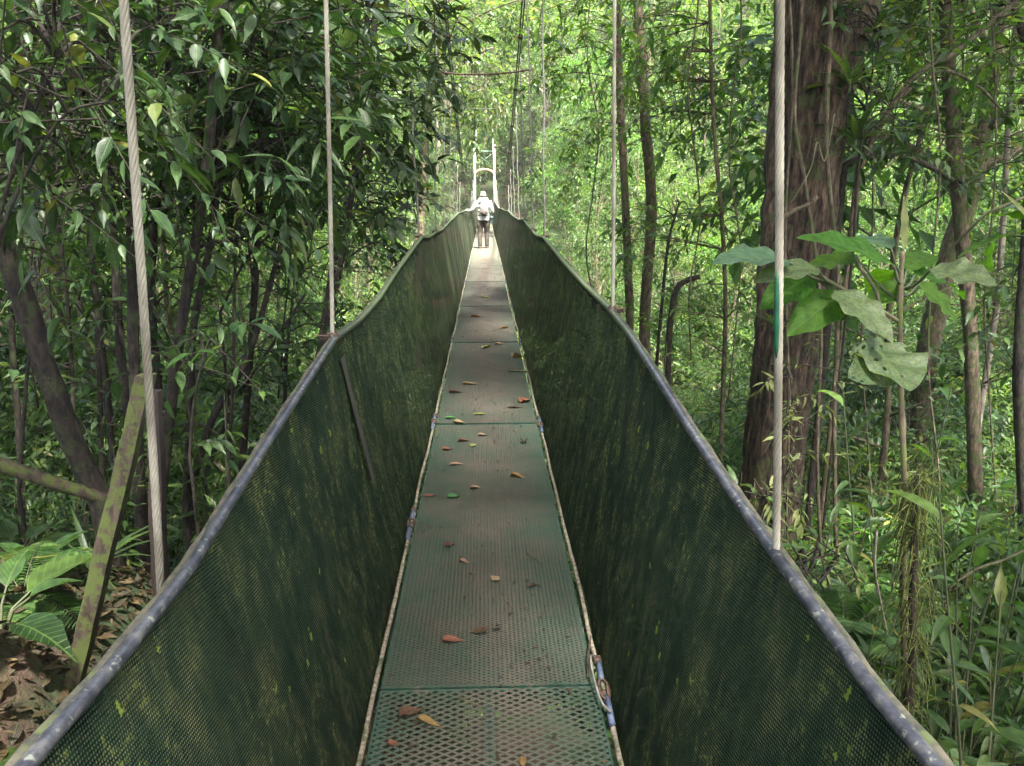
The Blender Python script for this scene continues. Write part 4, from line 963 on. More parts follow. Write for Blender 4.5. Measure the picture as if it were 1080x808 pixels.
# ---------------- near and hero plants
def px_path(pts): return curve_pts([at(*p) for p in pts], 5)
def hero_plant(name, label, cat, stems, blobs, leaf=0.14, asp=0.42, per=8, twl=0.45, kind='hi', bark='bark_dark', leafm='leaf_dark', seed=1, group=None, flat=0.6, base=None, droop=0.25, twigs=True, jit=0.25):
    """stems: (list of (px,py,d) from the ground up, r0, r1); blobs: (px,py,d, rx,ry,rz, number of twigs)"""
    rng = nrng(seed); P0 = Vector(base) if base else at(*stems[0][0][0])
    e = empty(name, P0); tag(e, label, cat, group)
    allp = []
    for i, (pts, r0, r1) in enumerate(stems):
        pp = [p - P0 for p in px_path(pts)]
        if i == 0 or pts[0][1] > 380:
            b = pp[0] + P0; zg = gz(b.x, b.y) - 0.15
            if zg < b.z - 0.05: pp = [Vector((b.x + 0.03, b.y, zg)) - P0, (Vector((b.x, b.y, (zg + b.z) / 2)) - P0)] + pp
        m = len(pp); mb = MB(); mb.tube(pp, [r0 + (r1 - r0) * j / (m - 1) for j in range(m)], 9 if r0 > 0.03 else 6, jit=jit, seed=seed + i)
        mb.build('stem' if cat != 'tree' else 'trunk', M[bark], e); allp += pp
    if blobs:
        ts, td, tl = [], [], []; tw = MB()
        ap = np.array([tuple(p) for p in allp])
        for (px, py, d, rx, ry, rz, nt) in blobs:
            c = np.array(at(px, py, d) - P0); 
            q = rand_unit(rng, nt) * (rng.uniform(0.15, 1, nt) ** 0.45)[:, None] * np.array([rx, ry, rz])
            out = q / (np.linalg.norm(q, axis=1)[:, None] + 1e-6)
            dd = out * 0.7 + rng.normal(size=(nt, 3)) * 0.6 + np.array([0, 0, 0.1]); dd /= np.linalg.norm(dd, axis=1)[:, None]
            for k in range(nt):
                s0 = c + q[k]; ts.append(s0); td.append(dd[k]); L_ = twl * rng.uniform(0.6, 1.2); tl.append(L_)
                if twigs:
                    tw.tube([s0 - dd[k] * 0.15, s0 + dd[k] * L_ * 0.5 - np.array([0, 0, .04 * L_]), s0 + dd[k] * L_ - np.array([0, 0, .15 * L_])], [0.0045, 0.0035, 0.0015], 4, cap=False)
                    if k % 4 == 0:
                        j = int(np.argmin(((ap - s0) ** 2).sum(1))); a = Vector(ap[j]); b = Vector(s0)
                        if (b - a).length < 2.2: tw.tube(curve_pts([a, a.lerp(b, 0.5) + Vector((0, 0, 0.08)), b], 3), [0.010, 0.009, 0.008, 0.007, 0.006, 0.005, 0.0045][:7], 5, cap=False)
        a = twig_leaves(rng, np.array(ts), np.array(td), np.array(tl), per, leaf, asp, flat=flat)
        link('foliage', leaves_mesh('foliage', *a, kind=kind, droop=droop, fold=0.15, mat=M[leafm]), None, e, smooth=(kind == 'hi'))
        if twigs and tw.v: tw.build('twigs', M[bark], e)
    return e

# LEFT: dark thicket of stems
hero_plant('dark_tree', 'thick dark curved trunk at the far left edge bending down to the mossy branch', 'tree',
    [([(108, 530, 3.9), (78, 470, 3.9), (42, 370, 3.85), (12, 280, 3.8), (-30, 190, 3.8), (-60, 60, 3.8)], 0.062, 0.05)],
    [(-30, 60, 3.9, .8, .6, .7, 26)], seed=41)
hero_plant('fallen_branch', 'mossy horizontal branch reaching in from the left edge at the foot of the curved trunk', 'branch',
    [([(-60, 478, 3.7), (0, 490, 3.75), (60, 510, 3.8), (120, 528, 3.9)], 0.045, 0.032)], [], bark='moss_wood', seed=42)
LS = [
 ('tall dark stem left of the near left cable, first of the row', [(118, 470, 5.2), (112, 400, 5.2), (100, 300, 5.2), (88, 150, 5.2), (84, 0, 5.2), (80, -90, 5.2)], .040, .03),
 ('tall dark stem left of the near left cable, second of the row', [(140, 480, 5.0), (128, 380, 5.0), (120, 250, 5.0), (112, 100, 5.0), (108, -60, 5.0)], .050, .038),
 ('broad dark stem close beside the near left cable', [(150, 560, 4.6), (143, 430, 4.6), (140, 300, 4.6), (138, 150, 4.6), (136, -60, 4.6)], .065, .045),
 ('dark stem just right of the near left cable leaning to the upper right', [(165, 560, 4.5), (180, 430, 4.5), (190, 350, 4.5), (215, 200, 4.6), (228, 60, 4.6), (238, -70, 4.6)], .06, .04),
 ('dark stem rising to the right with a side limb, between the two left cables', [(196, 540, 4.8), (200, 440, 4.8), (205, 340, 4.8), (225, 240, 4.8), (232, 120, 4.9), (250, -60, 5.0)], .045, .03),
 ('low dark limb forking up to the right between the two left cables', [(200, 520, 4.9), (225, 440, 4.9), (260, 380, 5.0), (285, 300, 5.0), (305, 220, 5.1)], .045, .022),
 ('thin dark limb leaning right near the lower thicket', [(215, 505, 5.3), (250, 420, 5.3), (290, 360, 5.3), (322, 310, 5.3)], .03, .016),
 ('thin straight stem at the left edge of the thicket', [(80, 480, 5.6), (72, 330, 5.6), (58, 200, 5.6), (50, 60, 5.6), (40, -60, 5.6)], .026, .02),
 ('paler brown stem between the leftmost dark stems', [(108, 520, 6.0), (104, 380, 6.0), (98, 260, 6.0), (100, 120, 6.0), (104, -60, 6.0)], .04, .03),
 ('dark mossy stem directly behind the near left cable', [(172, 580, 5.2), (168, 430, 5.2), (160, 300, 5.2), (168, 180, 5.2), (180, 40, 5.2), (185, -70, 5.2)], .05, .035),
 ('thin stem curving to the right in the upper middle of the thicket', [(232, 330, 5.4), (262, 270, 5.4), (300, 240, 5.5), (330, 236, 5.6)], .018, .010),
 ('pale brown stem at the lower left edge above the mossy branch', [(24, 560, 5.6), (20, 460, 5.6), (14, 380, 5.6), (8, 250, 5.6), (0, 60, 5.6)], .045, .035),
]
for i, (lb, pts, r0, r1) in enumerate(LS):
    nb = [] 
    px, py, d = pts[-2]
    if py < 120: nb = [(px + 10, 20, d, .7, .6, .55, 26), (px - 10, 110, d, .6, .5, .45, 16), (px + 6, 200, d + .1, .5, .5, .3, 10), (px, 300 + 20 * (i % 3), d + .1, .3, .4, .4, 8), (px + 10, 420, d + .2, .3, .4, .35, 6)]
    elif py < 320: nb = [(px, py, d, .45, .4, .35, 9)]
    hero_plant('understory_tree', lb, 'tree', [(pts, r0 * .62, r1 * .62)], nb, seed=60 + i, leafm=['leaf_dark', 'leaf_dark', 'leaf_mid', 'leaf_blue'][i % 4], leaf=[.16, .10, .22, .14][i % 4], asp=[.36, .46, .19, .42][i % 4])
# dark leafy masses that hang in from the top left
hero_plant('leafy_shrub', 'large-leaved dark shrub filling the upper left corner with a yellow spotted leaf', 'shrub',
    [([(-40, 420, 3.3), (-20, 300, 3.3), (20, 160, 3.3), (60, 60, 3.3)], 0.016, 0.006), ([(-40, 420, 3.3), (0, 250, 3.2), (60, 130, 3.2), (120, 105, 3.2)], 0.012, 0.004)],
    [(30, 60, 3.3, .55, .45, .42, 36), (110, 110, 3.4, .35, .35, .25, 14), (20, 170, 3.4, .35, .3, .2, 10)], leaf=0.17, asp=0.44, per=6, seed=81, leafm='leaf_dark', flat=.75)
hero_plant('leafy_shrub', 'small-leaved spray hanging in front of the upper left stems', 'shrub',
    [([(20, 520, 4.4), (30, 380, 4.4), (50, 220, 4.4), (80, 120, 4.4)], 0.014, 0.006)],
    [(70, 190, 4.4, .5, .4, .35, 30), (150, 210, 4.3, .4, .35, .3, 22), (40, 300, 4.4, .3, .3, .25, 12)], leaf=0.075, asp=0.5, per=9, seed=86, leafm='leaf_mid', twl=.35)
hero_plant('leafy_shrub', 'long narrow-leaved spray between the thick left cable and the second one', 'shrub',
    [([(240, 520, 4.9), (246, 380, 4.9), (250, 220, 4.9), (262, 120, 4.9)], 0.014, 0.006)],
    [(250, 130, 4.7, .5, .4, .35, 22), (310, 150, 4.9, .4, .35, .3, 18), (235, 240, 4.8, .3, .3, .25, 10)], leaf=0.24, asp=0.2, per=7, seed=87, leafm='leaf_dark', twl=.4)
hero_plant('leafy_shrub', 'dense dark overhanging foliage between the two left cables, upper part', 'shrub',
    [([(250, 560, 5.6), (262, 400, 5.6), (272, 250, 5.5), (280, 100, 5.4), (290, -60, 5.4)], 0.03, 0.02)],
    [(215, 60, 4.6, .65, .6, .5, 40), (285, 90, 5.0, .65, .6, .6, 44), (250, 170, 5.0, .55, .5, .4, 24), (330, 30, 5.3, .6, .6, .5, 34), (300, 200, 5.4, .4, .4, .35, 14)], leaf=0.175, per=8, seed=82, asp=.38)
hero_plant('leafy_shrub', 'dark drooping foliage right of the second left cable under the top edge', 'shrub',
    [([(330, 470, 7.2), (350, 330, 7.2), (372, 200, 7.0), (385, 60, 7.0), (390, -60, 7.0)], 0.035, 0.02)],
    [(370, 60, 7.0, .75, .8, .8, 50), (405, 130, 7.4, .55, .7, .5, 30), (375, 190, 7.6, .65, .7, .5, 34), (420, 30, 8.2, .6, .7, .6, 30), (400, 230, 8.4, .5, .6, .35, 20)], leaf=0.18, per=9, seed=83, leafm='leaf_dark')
hero_plant('leafy_shrub', 'mid green shrub behind the left rail, left of the second left cable', 'shrub',
    [([(300, 440, 6.4), (302, 380, 6.4), (310, 300, 6.4)], 0.02, 0.01)],
    [(300, 330, 6.4, .7, .6, .45, 30), (250, 390, 6.4, .6, .6, .35, 22), (335, 270, 6.6, .4, .5, .35, 16)], leaf=0.11, per=8, seed=84, leafm='leaf_mid')
hero_plant('broad_leaf_plant', 'bright broad-leaved sprig catching light low between the dark stems', 'plant',
    [([(200, 480, 4.0), (205, 420, 4.0), (215, 375, 4.0)], 0.010, 0.005)], [(220, 365, 4.0, .22, .2, .08, 7)], leaf=0.15, asp=0.42, per=5, seed=85, leafm='leaf_mid', flat=0.85)

# mossy leaning plank and dark post by the near left cable
def post(pts, w_, mat, name, label, cat, flat=0.85):
    pp = [at(*p) for p in pts]; P0 = pp[0]; mb = MB(); n = 14; vs = []; fs = []
    rnd = random.Random(3)
    for i in range(n + 1):
        p = pp[0].lerp(pp[-1], i / n) - P0 + Vector((rnd.uniform(-.003, .003), rnd.uniform(-.003, .003), 0))
        ww = w_ * (1 + rnd.uniform(-.08, .08))
        for (a, b) in ((-1, -1), (0, -1.1), (1, -1), (1, 1), (0, 1.08), (-1, 1)): vs.append(p + Vector((a * ww, b * ww * flat, 0)))
    for i in range(n):
        for k in range(6): fs.append((i * 6 + k, i * 6 + (k + 1) % 6, (i + 1) * 6 + (k + 1) % 6, (i + 1) * 6 + k))
    fs += [tuple(range(5, -1, -1)), tuple(n * 6 + k for k in range(6))]
    mb.add(vs, fs); o = mb.build(name, M[mat], None, smooth=False); o.location = P0; return tag(o, label, cat)
post([(62, 790, 2.55), (154, 395, 2.75)], 0.030, 'moss_wood', 'leaning_pole', 'mossy green leaning pole crossing in front of the stems left of the near cable', 'pole')
post([(172, 700, 2.3), (162, 412, 2.33)], 0.020, 'post_wood', 'wooden_post', 'dark brown upright post directly behind the near left cable', 'post')

# ------------- ground litter on the left bank
rng = nrng(77); n = 30000
xx = -(0.7 + 5.3 * rng.uniform(0, 1, n) ** 1.5); yy = rng.uniform(0.2, 8.0, n)
zz = np.array([gz(a, b) for a, b in zip(xx, yy)]) + rng.uniform(0.004, 0.03, n)
ax = rng.normal(size=(n, 3)); ax[:, 2] *= 0.25; up = np.tile([0, 0, 1.0], (n, 1)) + rng.normal(size=(n, 3)) * 0.4
l_ = rng.uniform(0.03, 0.10, n)
tag(link('leaf_litter', leaves_mesh('leaf_litter', np.stack([xx, yy, zz], 1), ax, up, l_, l_ * rng.uniform(0.3, 0.5, n), 'hi', rng.uniform(0.0, 0.5, n), 0.12, M['leaf_brown']), None), 'brown dead leaves covering the bank left of the bridge', 'leaf litter', kind='stuff')

# ------------- small ground plants: built once, copied with their parts
def rosette_mesh(seed, n, Lf, asp, el0, el1, stalk=0.0):
    rng = nrng(seed); a = np.arange(n) * 2.4 + rng.uniform(-.3, .3, n); el = rng.uniform(el0, el1, n)
    d = np.stack([np.cos(a) * np.cos(el), np.sin(a) * np.cos(el), np.sin(el)], 1)
    pos = d * stalk + np.array([0, 0, 0.02]); up = np.tile([0, 0, 1.0], (n, 1)); L_ = Lf * rng.uniform(.6, 1.15, n)
    cm = leaves_mesh('foliage', pos, d, up, L_, L_ * asp, 'hi', 0.45, 0.18)
    mb = MB()
    for k in range(n): mb.tube([(0, 0, -0.05), tuple(d[k] * stalk * 0.5 + np.array([0, 0, .02])), tuple(pos[k] + d[k] * 0.01)], [0.006, 0.004, 0.003], 4, cap=False)
    return mb.mesh('stem'), cm
def upright_mesh(seed, H, ns, per, Lf, asp, kind='hi', spread=0.25, cl=1):
    """several upright cane stems, leaves along them"""
    rng = nrng(seed); mb = MB(); P_, A_, U_, L_ = [], [], [], []
    for s in range(ns):
        a = rng.uniform(0, 6.28); h = H * rng.uniform(.6, 1.1); sp = spread * rng.uniform(.3, 1) * h
        tip = Vector((math.cos(a) * sp, math.sin(a) * sp, h)); pts = curve_pts([(0.03 * math.cos(a), 0.03 * math.sin(a), -0.1), (tip.x * .25, tip.y * .25, h * .45), tuple(tip)], 5)
        mb.tube(pts, [0.009 * (1 - 0.75 * j / (len(pts) - 1)) for j in range(len(pts))], 5, cap=False)
        for k in range(per):
            f = 0.12 + 0.88 * (k + 0.5) / per; u = f * (len(pts) - 1); j = min(int(u), len(pts) - 2); p = pts[j].lerp(pts[j + 1], u - j)
            for q in range(cl):
                b = k * 2.4 + s + q * 6.28 / cl + rng.uniform(-.4, .4); el = rng.uniform(-0.15, 0.55) + 0.5 * (f > 0.9)
                P_.append(tuple(p)); A_.append((math.cos(b) * math.cos(el), math.sin(b) * math.cos(el), math.sin(el))); U_.append((rng.normal() * .15, rng.normal() * .15, 1)); L_.append(Lf * rng.uniform(.6, 1.15) * (1 - 0.25 * f))
    L_ = np.array(L_); cm = leaves_mesh('foliage', P_, A_, U_, L_, L_ * asp, kind, 0.35, 0.16)
    return mb.mesh('stem'), cm
def fern_mesh(seed, nf, Lf, npn=22, pw=0.16, el0=0.35, el1=1.0):
    rng = nrng(seed); mb = MB(); P_, A_, U_, L_ = [], [], [], []
    for s in range(nf):
        a = s * 2.4 + rng.uniform(-.3, .3); el = rng.uniform(el0, el1); h = Lf * rng.uniform(.7, 1.1)
        d = Vector((math.cos(a) * math.cos(el), math.sin(a) * math.cos(el), math.sin(el)))
        pts = [d * h * t + Vector((0, 0, -0.45 * h * t * t)) for t in np.linspace(0, 1, 10)]
        mb.tube(pts, [0.005 * (1 - .8 * j / 9) for j in range(10)], 4, cap=False)
        sd = d.cross(Vector((0, 0, 1))).normalized()
        for k in range(npn):
            f = 0.15 + 0.85 * k / npn; u = f * 9; j = min(int(u), 8); p = pts[j].lerp(pts[j + 1], u - j); td = (pts[j + 1] - pts[j]).normalized()
            for sg in (-1, 1):
                ax = sd * sg + td * 0.35 + Vector((0, 0, -0.12)); P_.append(tuple(p)); A_.append(tuple(ax)); U_.append((rng.normal() * .1, rng.normal() * .1, 1)); L_.append(pw * h / 0.6 * math.sin(math.pi * (0.12 + 0.85 * f)) ** 0.8 + 0.01)
    L_ = np.array(L_); cm = leaves_mesh('foliage', P_, A_, U_, L_, np.maximum(0.008, L_ * 0.24), 'mid', 0.15, 0.1)
    return mb.mesh('stem'), cm
def strap_mesh(seed, n, Lf, asp=0.08):
    rng = nrng(seed); a = np.arange(n) * 2.4; el = rng.uniform(.4, 1.35, n)
    d = np.stack([np.cos(a) * np.cos(el), np.sin(a) * np.cos(el), np.sin(el)], 1); L_ = Lf * rng.uniform(.6, 1.1, n)
    cm = leaves_mesh('foliage', d * 0.01, d, np.tile([0, 0, 1.0], (n, 1)), L_, L_ * asp, 'hi', 0.6, 0.15)
    mb = MB(); mb.tube([(0, 0, -.06), (0, 0, .03)], [.012, .01], 6); return mb.mesh('stem'), cm

K_cane = Kind('broad_leaf_plant', 'plant', [upright_mesh(401, 1.5, 9, 15, .18, .33), upright_mesh(402, 1.8, 8, 16, .20, .30), upright_mesh(403, 1.2, 10, 13, .15, .36)], M['twig_green'], M['leaf_mid'])
K_cane2 = Kind('lance_leaf_plant', 'plant', [upright_mesh(411, 1.7, 11, 17, .15, .22, cl=2), upright_mesh(412, 1.4, 11, 14, .13, .24, cl=2)], M['twig'], M['leaf_blue'])
K_cane3 = Kind('broad_leaf_plant', 'plant', [upright_mesh(421, 1.6, 9, 14, .18, .36)], M['twig_green'], M['leaf_bright'])
K_fern = Kind('fern', 'fern', [fern_mesh(431, 11, .75), fern_mesh(432, 9, .95)], M['twig_green'], M['leaf_mid'])
K_ros = Kind('ground_plant', 'plant', [rosette_mesh(441, 9, .20, .48, .2, 1.0, .10), rosette_mesh(442, 12, .15, .42, .1, 1.1, .08)], M['twig_green'], M['leaf_mid'])
K_strap = Kind('strap_leaf_plant', 'plant', [strap_mesh(451, 16, .5)], M['twig_green'], M['leaf_dark'])
K_cane4 = Kind('drooping_leaf_plant', 'plant', [upright_mesh(461, 2.2, 7, 17, .22, .26), upright_mesh(462, 2.0, 9, 15, .18, .30)], M['bark_dark'], M['leaf_dark'])

GP = [
 (5, 705, 2.55, K_ros, 1.35, 'bright glossy ground plant at the left edge above the bottom corner'),
 (-10, 800, 1.9, K_ros, 1.3, 'bright leafy plant in the bottom left corner of the litter bank'),
 (60, 770, 2.2, K_ros, 0.7, 'small seedling on the litter just left of the mossy pole foot'),
 (45, 640, 3.3, K_ros, 1.15, 'dark green seedling in the middle of the leaf litter bank'),
 (95, 600, 3.6, K_strap, 0.8, 'tuft of strap leaves on the litter left of the mossy pole'),
 (20, 600, 3.9, K_ros, 1.1, 'low plant at the upper edge of the litter near the left edge'),
 (120, 660, 2.45, K_ros, 1.0, 'glossy broad leaf plant tucked between mossy pole and rail'),
 (98, 700, 2.25, K_fern, 0.42, 'curled fern tuft beside the mossy leaning pole'),
 (15, 545, 4.6, K_cane, 0.55, 'low leafy plant under the horizontal mossy branch'),
 (75, 560, 4.6, K_cane, 0.5, 'dim leafy plant below the foot of the curved trunk'),
 (200, 560, 3.4, K_cane, 0.55, 'broad-leaved plant behind the left rail, right of the near cable'),
 (240, 505, 4.2, K_cane, 0.7, 'leafy plant behind the left rail below the forking limb'),
 (285, 450, 4.8, K_cane, 0.7, 'leafy plant half hidden by the left rail before the second cable'),
 (70, 725, 2.3, K_ros, 0.8, 'small green seedling directly left of the mossy pole foot'),
 (30, 665, 2.9, K_fern, 0.45, 'small fern on the litter between the seedlings at the left edge'),
 (60, 585, 4.1, K_fern, 0.55, 'small dim fern at the back of the litter bank'),
 (150, 600, 3.2, K_ros, 1.2, 'dark leafy plant behind the foot of the near cable'),
 (40, 760, 2.0, K_fern, 0.5, 'fern at the bottom left corner beside the rail'),
 (130, 560, 4.0, K_cane, 0.6, 'leafy plant at the base of the stem row'),
]
for (px, py, d, K, sc, lb) in GP:
    p = at(px, py, d); zg = gz(p.x, p.y)
    K.put((p.x, p.y, min(zg, p.z) if zg < p.z else zg), px * 0.37, sc, lb, None)

for (px, py, d, K_, sc, lb) in [
 (925, 640, 3.0, 'K_cane', .75, 'broad-leaved plant directly left of the mossy broken stem'), (1000, 610, 3.1, 'K_cane3', .85, 'bright broad-leaved plant right of the mossy broken stem'),
 (1055, 690, 2.7, 'K_cane', .9, 'tall broad-leaved plant in the lower right corner region'), (890, 690, 2.6, 'K_cane3', .7, 'leafy plant leaning on the outside of the right rail, low'),
 (985, 740, 2.4, 'K_cane', .8, 'broad-leaved plant at the bottom edge right of the rail'), (1020, 545, 3.8, 'K_cane', 1.0, 'leafy plant in front of the mossy trunk at the right'),
 (865, 620, 3.4, 'K_cane', .85, 'leafy plant at the foot of the giant trunk beside the rail'), (1070, 560, 3.6, 'K_cane3', .9, 'bright leafy plant at the right edge below the mossy trunk'),
 (735, 450, 4.6, 'K_cane', 1.0, 'broad-leaved plant outside the right rail left of the giant trunk'), (780, 520, 3.9, 'K_cane', .9, 'broad-leaved plant outside the right rail in front of the giant trunk'),
 (690, 400, 6.0, 'K_cane3', 1.2, 'leafy plant outside the right rail below the slender trunks'), (960, 500, 4.4, 'K_cane', 1.1, 'leafy plant behind the sapling stem')]:
    p = at(px, py, d); K = dict(K_cane=K_cane, K_cane3=K_cane3)[K_]; zg = gz(p.x, p.y); hz = max(0.9, (p.z + .35 - zg) / 1.7)
    K.put((p.x, p.y, zg - .03), px * .71, (sc * 1.25, sc * 1.25, hz), lb, None)
rnd = random.Random(91)
# thick leafy shrubs on both slopes
thick_m = [tree_meshes(600 + k, 2.3, 0.022, 0.15, 0.95, 15, 330, 8, lf, 'hi', asp=ap, twl=0.34, lean=0.35, sub=1) for k, (lf, ap) in enumerate([(0.12, .40), (0.15, .34), (0.10, .46)])]
K_thick = Kind('shrub', 'shrub', thick_m, M['bark_dark'], M['leaf_mid'])
K_thick2 = Kind('shrub', 'shrub', [tree_meshes(610, 2.3, 0.022, 0.15, 0.95, 15, 330, 8, .13, 'hi', asp=.30, twl=0.34, lean=0.35, sub=1)], M['bark'], M['leaf_bright'])
for (x, y, rn) in jgrid(2.9, 13, 1.35, lambda y: 0.76 * y + 2.0, 71):
    sc = rn.uniform(.8, 1.25)
    if x < 0 and y < 5.2: continue
    if abs(x) < 1.05 * sc + 0.75: continue
    if abs(x - 2.15) < 1.0 and y < 5.6 and y > 4.4: pass
    k = K_thick if rn.random() < .68 else K_thick2
    k.put((x, y, place_z(x, y)), rn.uniform(0, 6.28), (sc, sc, sc * rn.uniform(.95, 1.35)), 'shrub', 'shrubs')
# undergrowth on the left slope
for (x, y, rn) in jgrid(4.9, 12, 0.98, lambda y: 0.75 * y + 2.5, 51):
    if x > -1.6: continue
    K = rn.choice([K_cane, K_cane4, K_cane2, K_cane, K_cane3]); sc = rn.uniform(.8, 1.5)
    K.put((x, y, place_z(x, y)), rn.uniform(0, 6.28), sc, 'undergrowth plant on the shaded slope left of the bridge', 'undergrowth plants left of the bridge')
# undergrowth on the right slope: dense and deep
for (x, y, rn) in jgrid(2.2, 12.5, 0.86, lambda y: 0.78 * y + 2.2, 52):
    if x < 1.15: continue
    K = rn.choice([K_cane, K_cane2, K_cane2, K_cane3, K_cane4, K_cane, K_fern]); sc = rn.uniform(.9, 1.55)
    z = place_z(x, y); kn = 'fern' if K is K_fern else 'undergrowth plant'
    if y < 4: sc *= 1.1
    K.put((x, y, z), rn.uniform(0, 6.28), (sc, sc, sc * (1.25 if y < 7 else 1.1)), 'tangled %s on the slope right of the bridge' % kn, '%ss right of the bridge' % kn)

# ------------------------------------------------------------------ RIGHT: the giant trunk
def giant():
    c0 = at(838, 300, 6.0); cx, cy = c0.x, c0.y; zg = gz(cx, cy) - 0.4
    e = empty('giant_tree', (cx, cy, zg)); tag(e, 'huge fluted reddish-brown trunk standing right of the near right cable', 'tree')
    H = 19.0; n = 190; m = 96; vs = []; rnd = random.Random(8)
    ph = [(k, rnd.uniform(0, 6.28), rnd.uniform(-0.25, 0.25), rnd.uniform(0.3, 1)) for k in (2, 3, 5, 7, 9, 13, 17, 23)]
    for i in range(n + 1):
        z = H * (i / n) ** 1.25; zz = z + zg
        rb = 0.255 + 0.16 * math.exp(-z / 1.3) - 0.004 * z
        ox = 0.012 * (zz - 1.6) * 1.0 + 0.03 * math.sin(zz * 0.8)
        for k in range(m):
            a = 2 * math.pi * k / m; f = 0
            for (q, p0, tw, am) in ph:
                f += am * (0.055 / (0.55 + q * 0.16)) * (1 - abs(math.sin(0.5 * q * (a + tw * zz * 0.6) + p0 + 0.35 * math.sin(zz * 1.1 + q)))) ** 1.6
            f += 0.05 * math.exp(-z / 1.6) * math.cos(5 * a + 1)
            r = rb * (0.87 + f * 2.8) + 0.012 * math.sin(zz * 9 + k * 1.7) * math.sin(zz * 23 + k * 0.9) + 0.009 * rnd.uniform(-1, 1)
            vs.append((ox + math.cos(a) * r, math.sin(a) * r, z))
    fs = [(i * m + k, i * m + (k + 1) % m, (i + 1) * m + (k + 1) % m, (i + 1) * m + k) for i in range(n) for k in range(m)]
    me = bpy.data.meshes.new('trunk'); me.from_pydata(vs, [], fs); me.update(); link('trunk', me, M['bark_giant'], e)
    # second stem splitting off to the upper right
    P0 = Vector((cx, cy, zg))
    pts = [p - P0 for p in px_path([(858, 200, 6.15), (872, 120, 6.1), (897, 40, 6.1), (922, -40, 6.2), (960, -160, 6.3), (1010, -330, 6.5)])]
    mb = MB(); mb.tube(pts, [0.16 - 0.002 * j for j in range(len(pts))], 14, jit=0.25, seed=5); mb.build('side_trunk', M['bark_giant'], e)
    # dark second stem hugging the left side
    pts = [p - P0 for p in px_path([(806, 640, 5.9), (801, 520, 5.95), (806, 400, 6.0), (810, 300, 6.0), (816, 200, 6.05), (824, 60, 6.1), (830, -80, 6.2)])]
    mb = MB(); mb.tube(pts, [0.10 - 0.0012 * j for j in range(len(pts))], 12, jit=0.45, seed=6); mb.build('side_trunk', M['bark_giant'], e)
    # limbs and crown high above
    rng = nrng(9); ts, td = [], []; mb = MB()
    for k in range(16):
        z0 = 11.5 + 7 * k / 16; a = k * 2.4; ln = rng.uniform(5.0, 8.0); d = Vector((math.cos(a), math.sin(a), 0.30))
        p = Vector((0.1, 0, z0)); pts = curve_pts([p, p + d * ln * .4, p + d * ln * .75 + Vector((0, 0, .2)), p + d * ln], 4)
        mb.tube(pts, [0.14 * (1 - .8 * j / (len(pts) - 1)) for j in range(len(pts))], 6, jit=.2, seed=k)
        for q in range(90):
            u = rng.uniform(.25, 1) * (len(pts) - 1); j = min(int(u), len(pts) - 2); pp = pts[j].lerp(pts[j + 1], u - j)
            ts.append(tuple(np.array(pp) + rng.normal(size=3) * np.array([.9, .9, .5]))); dd = rng.normal(size=3); td.append(dd / np.linalg.norm(dd))
    mb.build('limbs', M['bark'], e)
    a = twig_leaves(rng, np.array(ts), np.array(td), rng.uniform(.8, 1.3, len(ts)), 9, .30, .5)
    link('crown', leaves_mesh('crown', *a, kind='lo', droop=.2, fold=.15, mat=M['leaf_mid']), None, e, smooth=False)
    return e, P0
GT, GP0 = giant()
# vines on the giant trunk
def vine(pts, r, label, mat='bark', leafy=0, seed=1, name='vine'):
    pp = px_path(pts); P0 = pp[0].copy(); mb = MB(); mb.tube([p - P0 for p in pp], r, 6, jit=.35, seed=seed)
    e = empty(name, P0); tag(e, label, 'vine'); mb.build('stem', M[mat], e)
    if leafy:
        rng = nrng(seed); ii = rng.integers(0, len(pp), leafy); pos = np.array([tuple(pp[i] - P0) for i in ii]) + rng.normal(size=(leafy, 3)) * .02
        ax = rng.normal(size=(leafy, 3)); ax[:, 1] = -abs(ax[:, 1]); ax[:, 2] -= .6; L_ = rng.uniform(.05, .12, leafy)
        link('foliage', leaves_mesh('foliage', pos, ax, np.tile([0, -.3, 1.], (leafy, 1)), L_, L_ * .4, 'hi', .3, .15, M['leaf_mid']), None, e)
    return e
vine([(868, 640, 5.5), (862, 480, 5.52), (866, 330, 5.55), (850, 200, 5.55), (838, 120, 5.55), (845, 20, 5.6), (842, -60, 5.6)], .014, 'thin vine running up the middle of the giant trunk', seed=1)
vine([(882, 600, 5.6), (880, 430, 5.6), (884, 300, 5.62), (872, 160, 5.6), (876, 20, 5.65), (872, -60, 5.7)], .018, 'thick rooty vine along the right side of the giant trunk', seed=2, leafy=14)
vine([(826, 620, 5.55), (832, 440, 5.55), (828, 250, 5.6), (836, 90, 5.6), (830, -50, 5.6)], .010, 'slim vine along the left face of the giant trunk', seed=3)
vine([(822, 232, 5.5), (838, 222, 5.48), (852, 216, 5.48), (862, 208, 5.5)], .016, 'short bare stub branch crossing the giant trunk', mat='bark', seed=4, name='stub_branch')
vine([(833, 216, 5.5), (846, 195, 5.45), (856, 175, 5.45), (862, 150, 5.5), (870, 170, 5.5), (880, 120, 5.55)], .006, 'thin looped root curling over the giant trunk', mat='twig', seed=5)
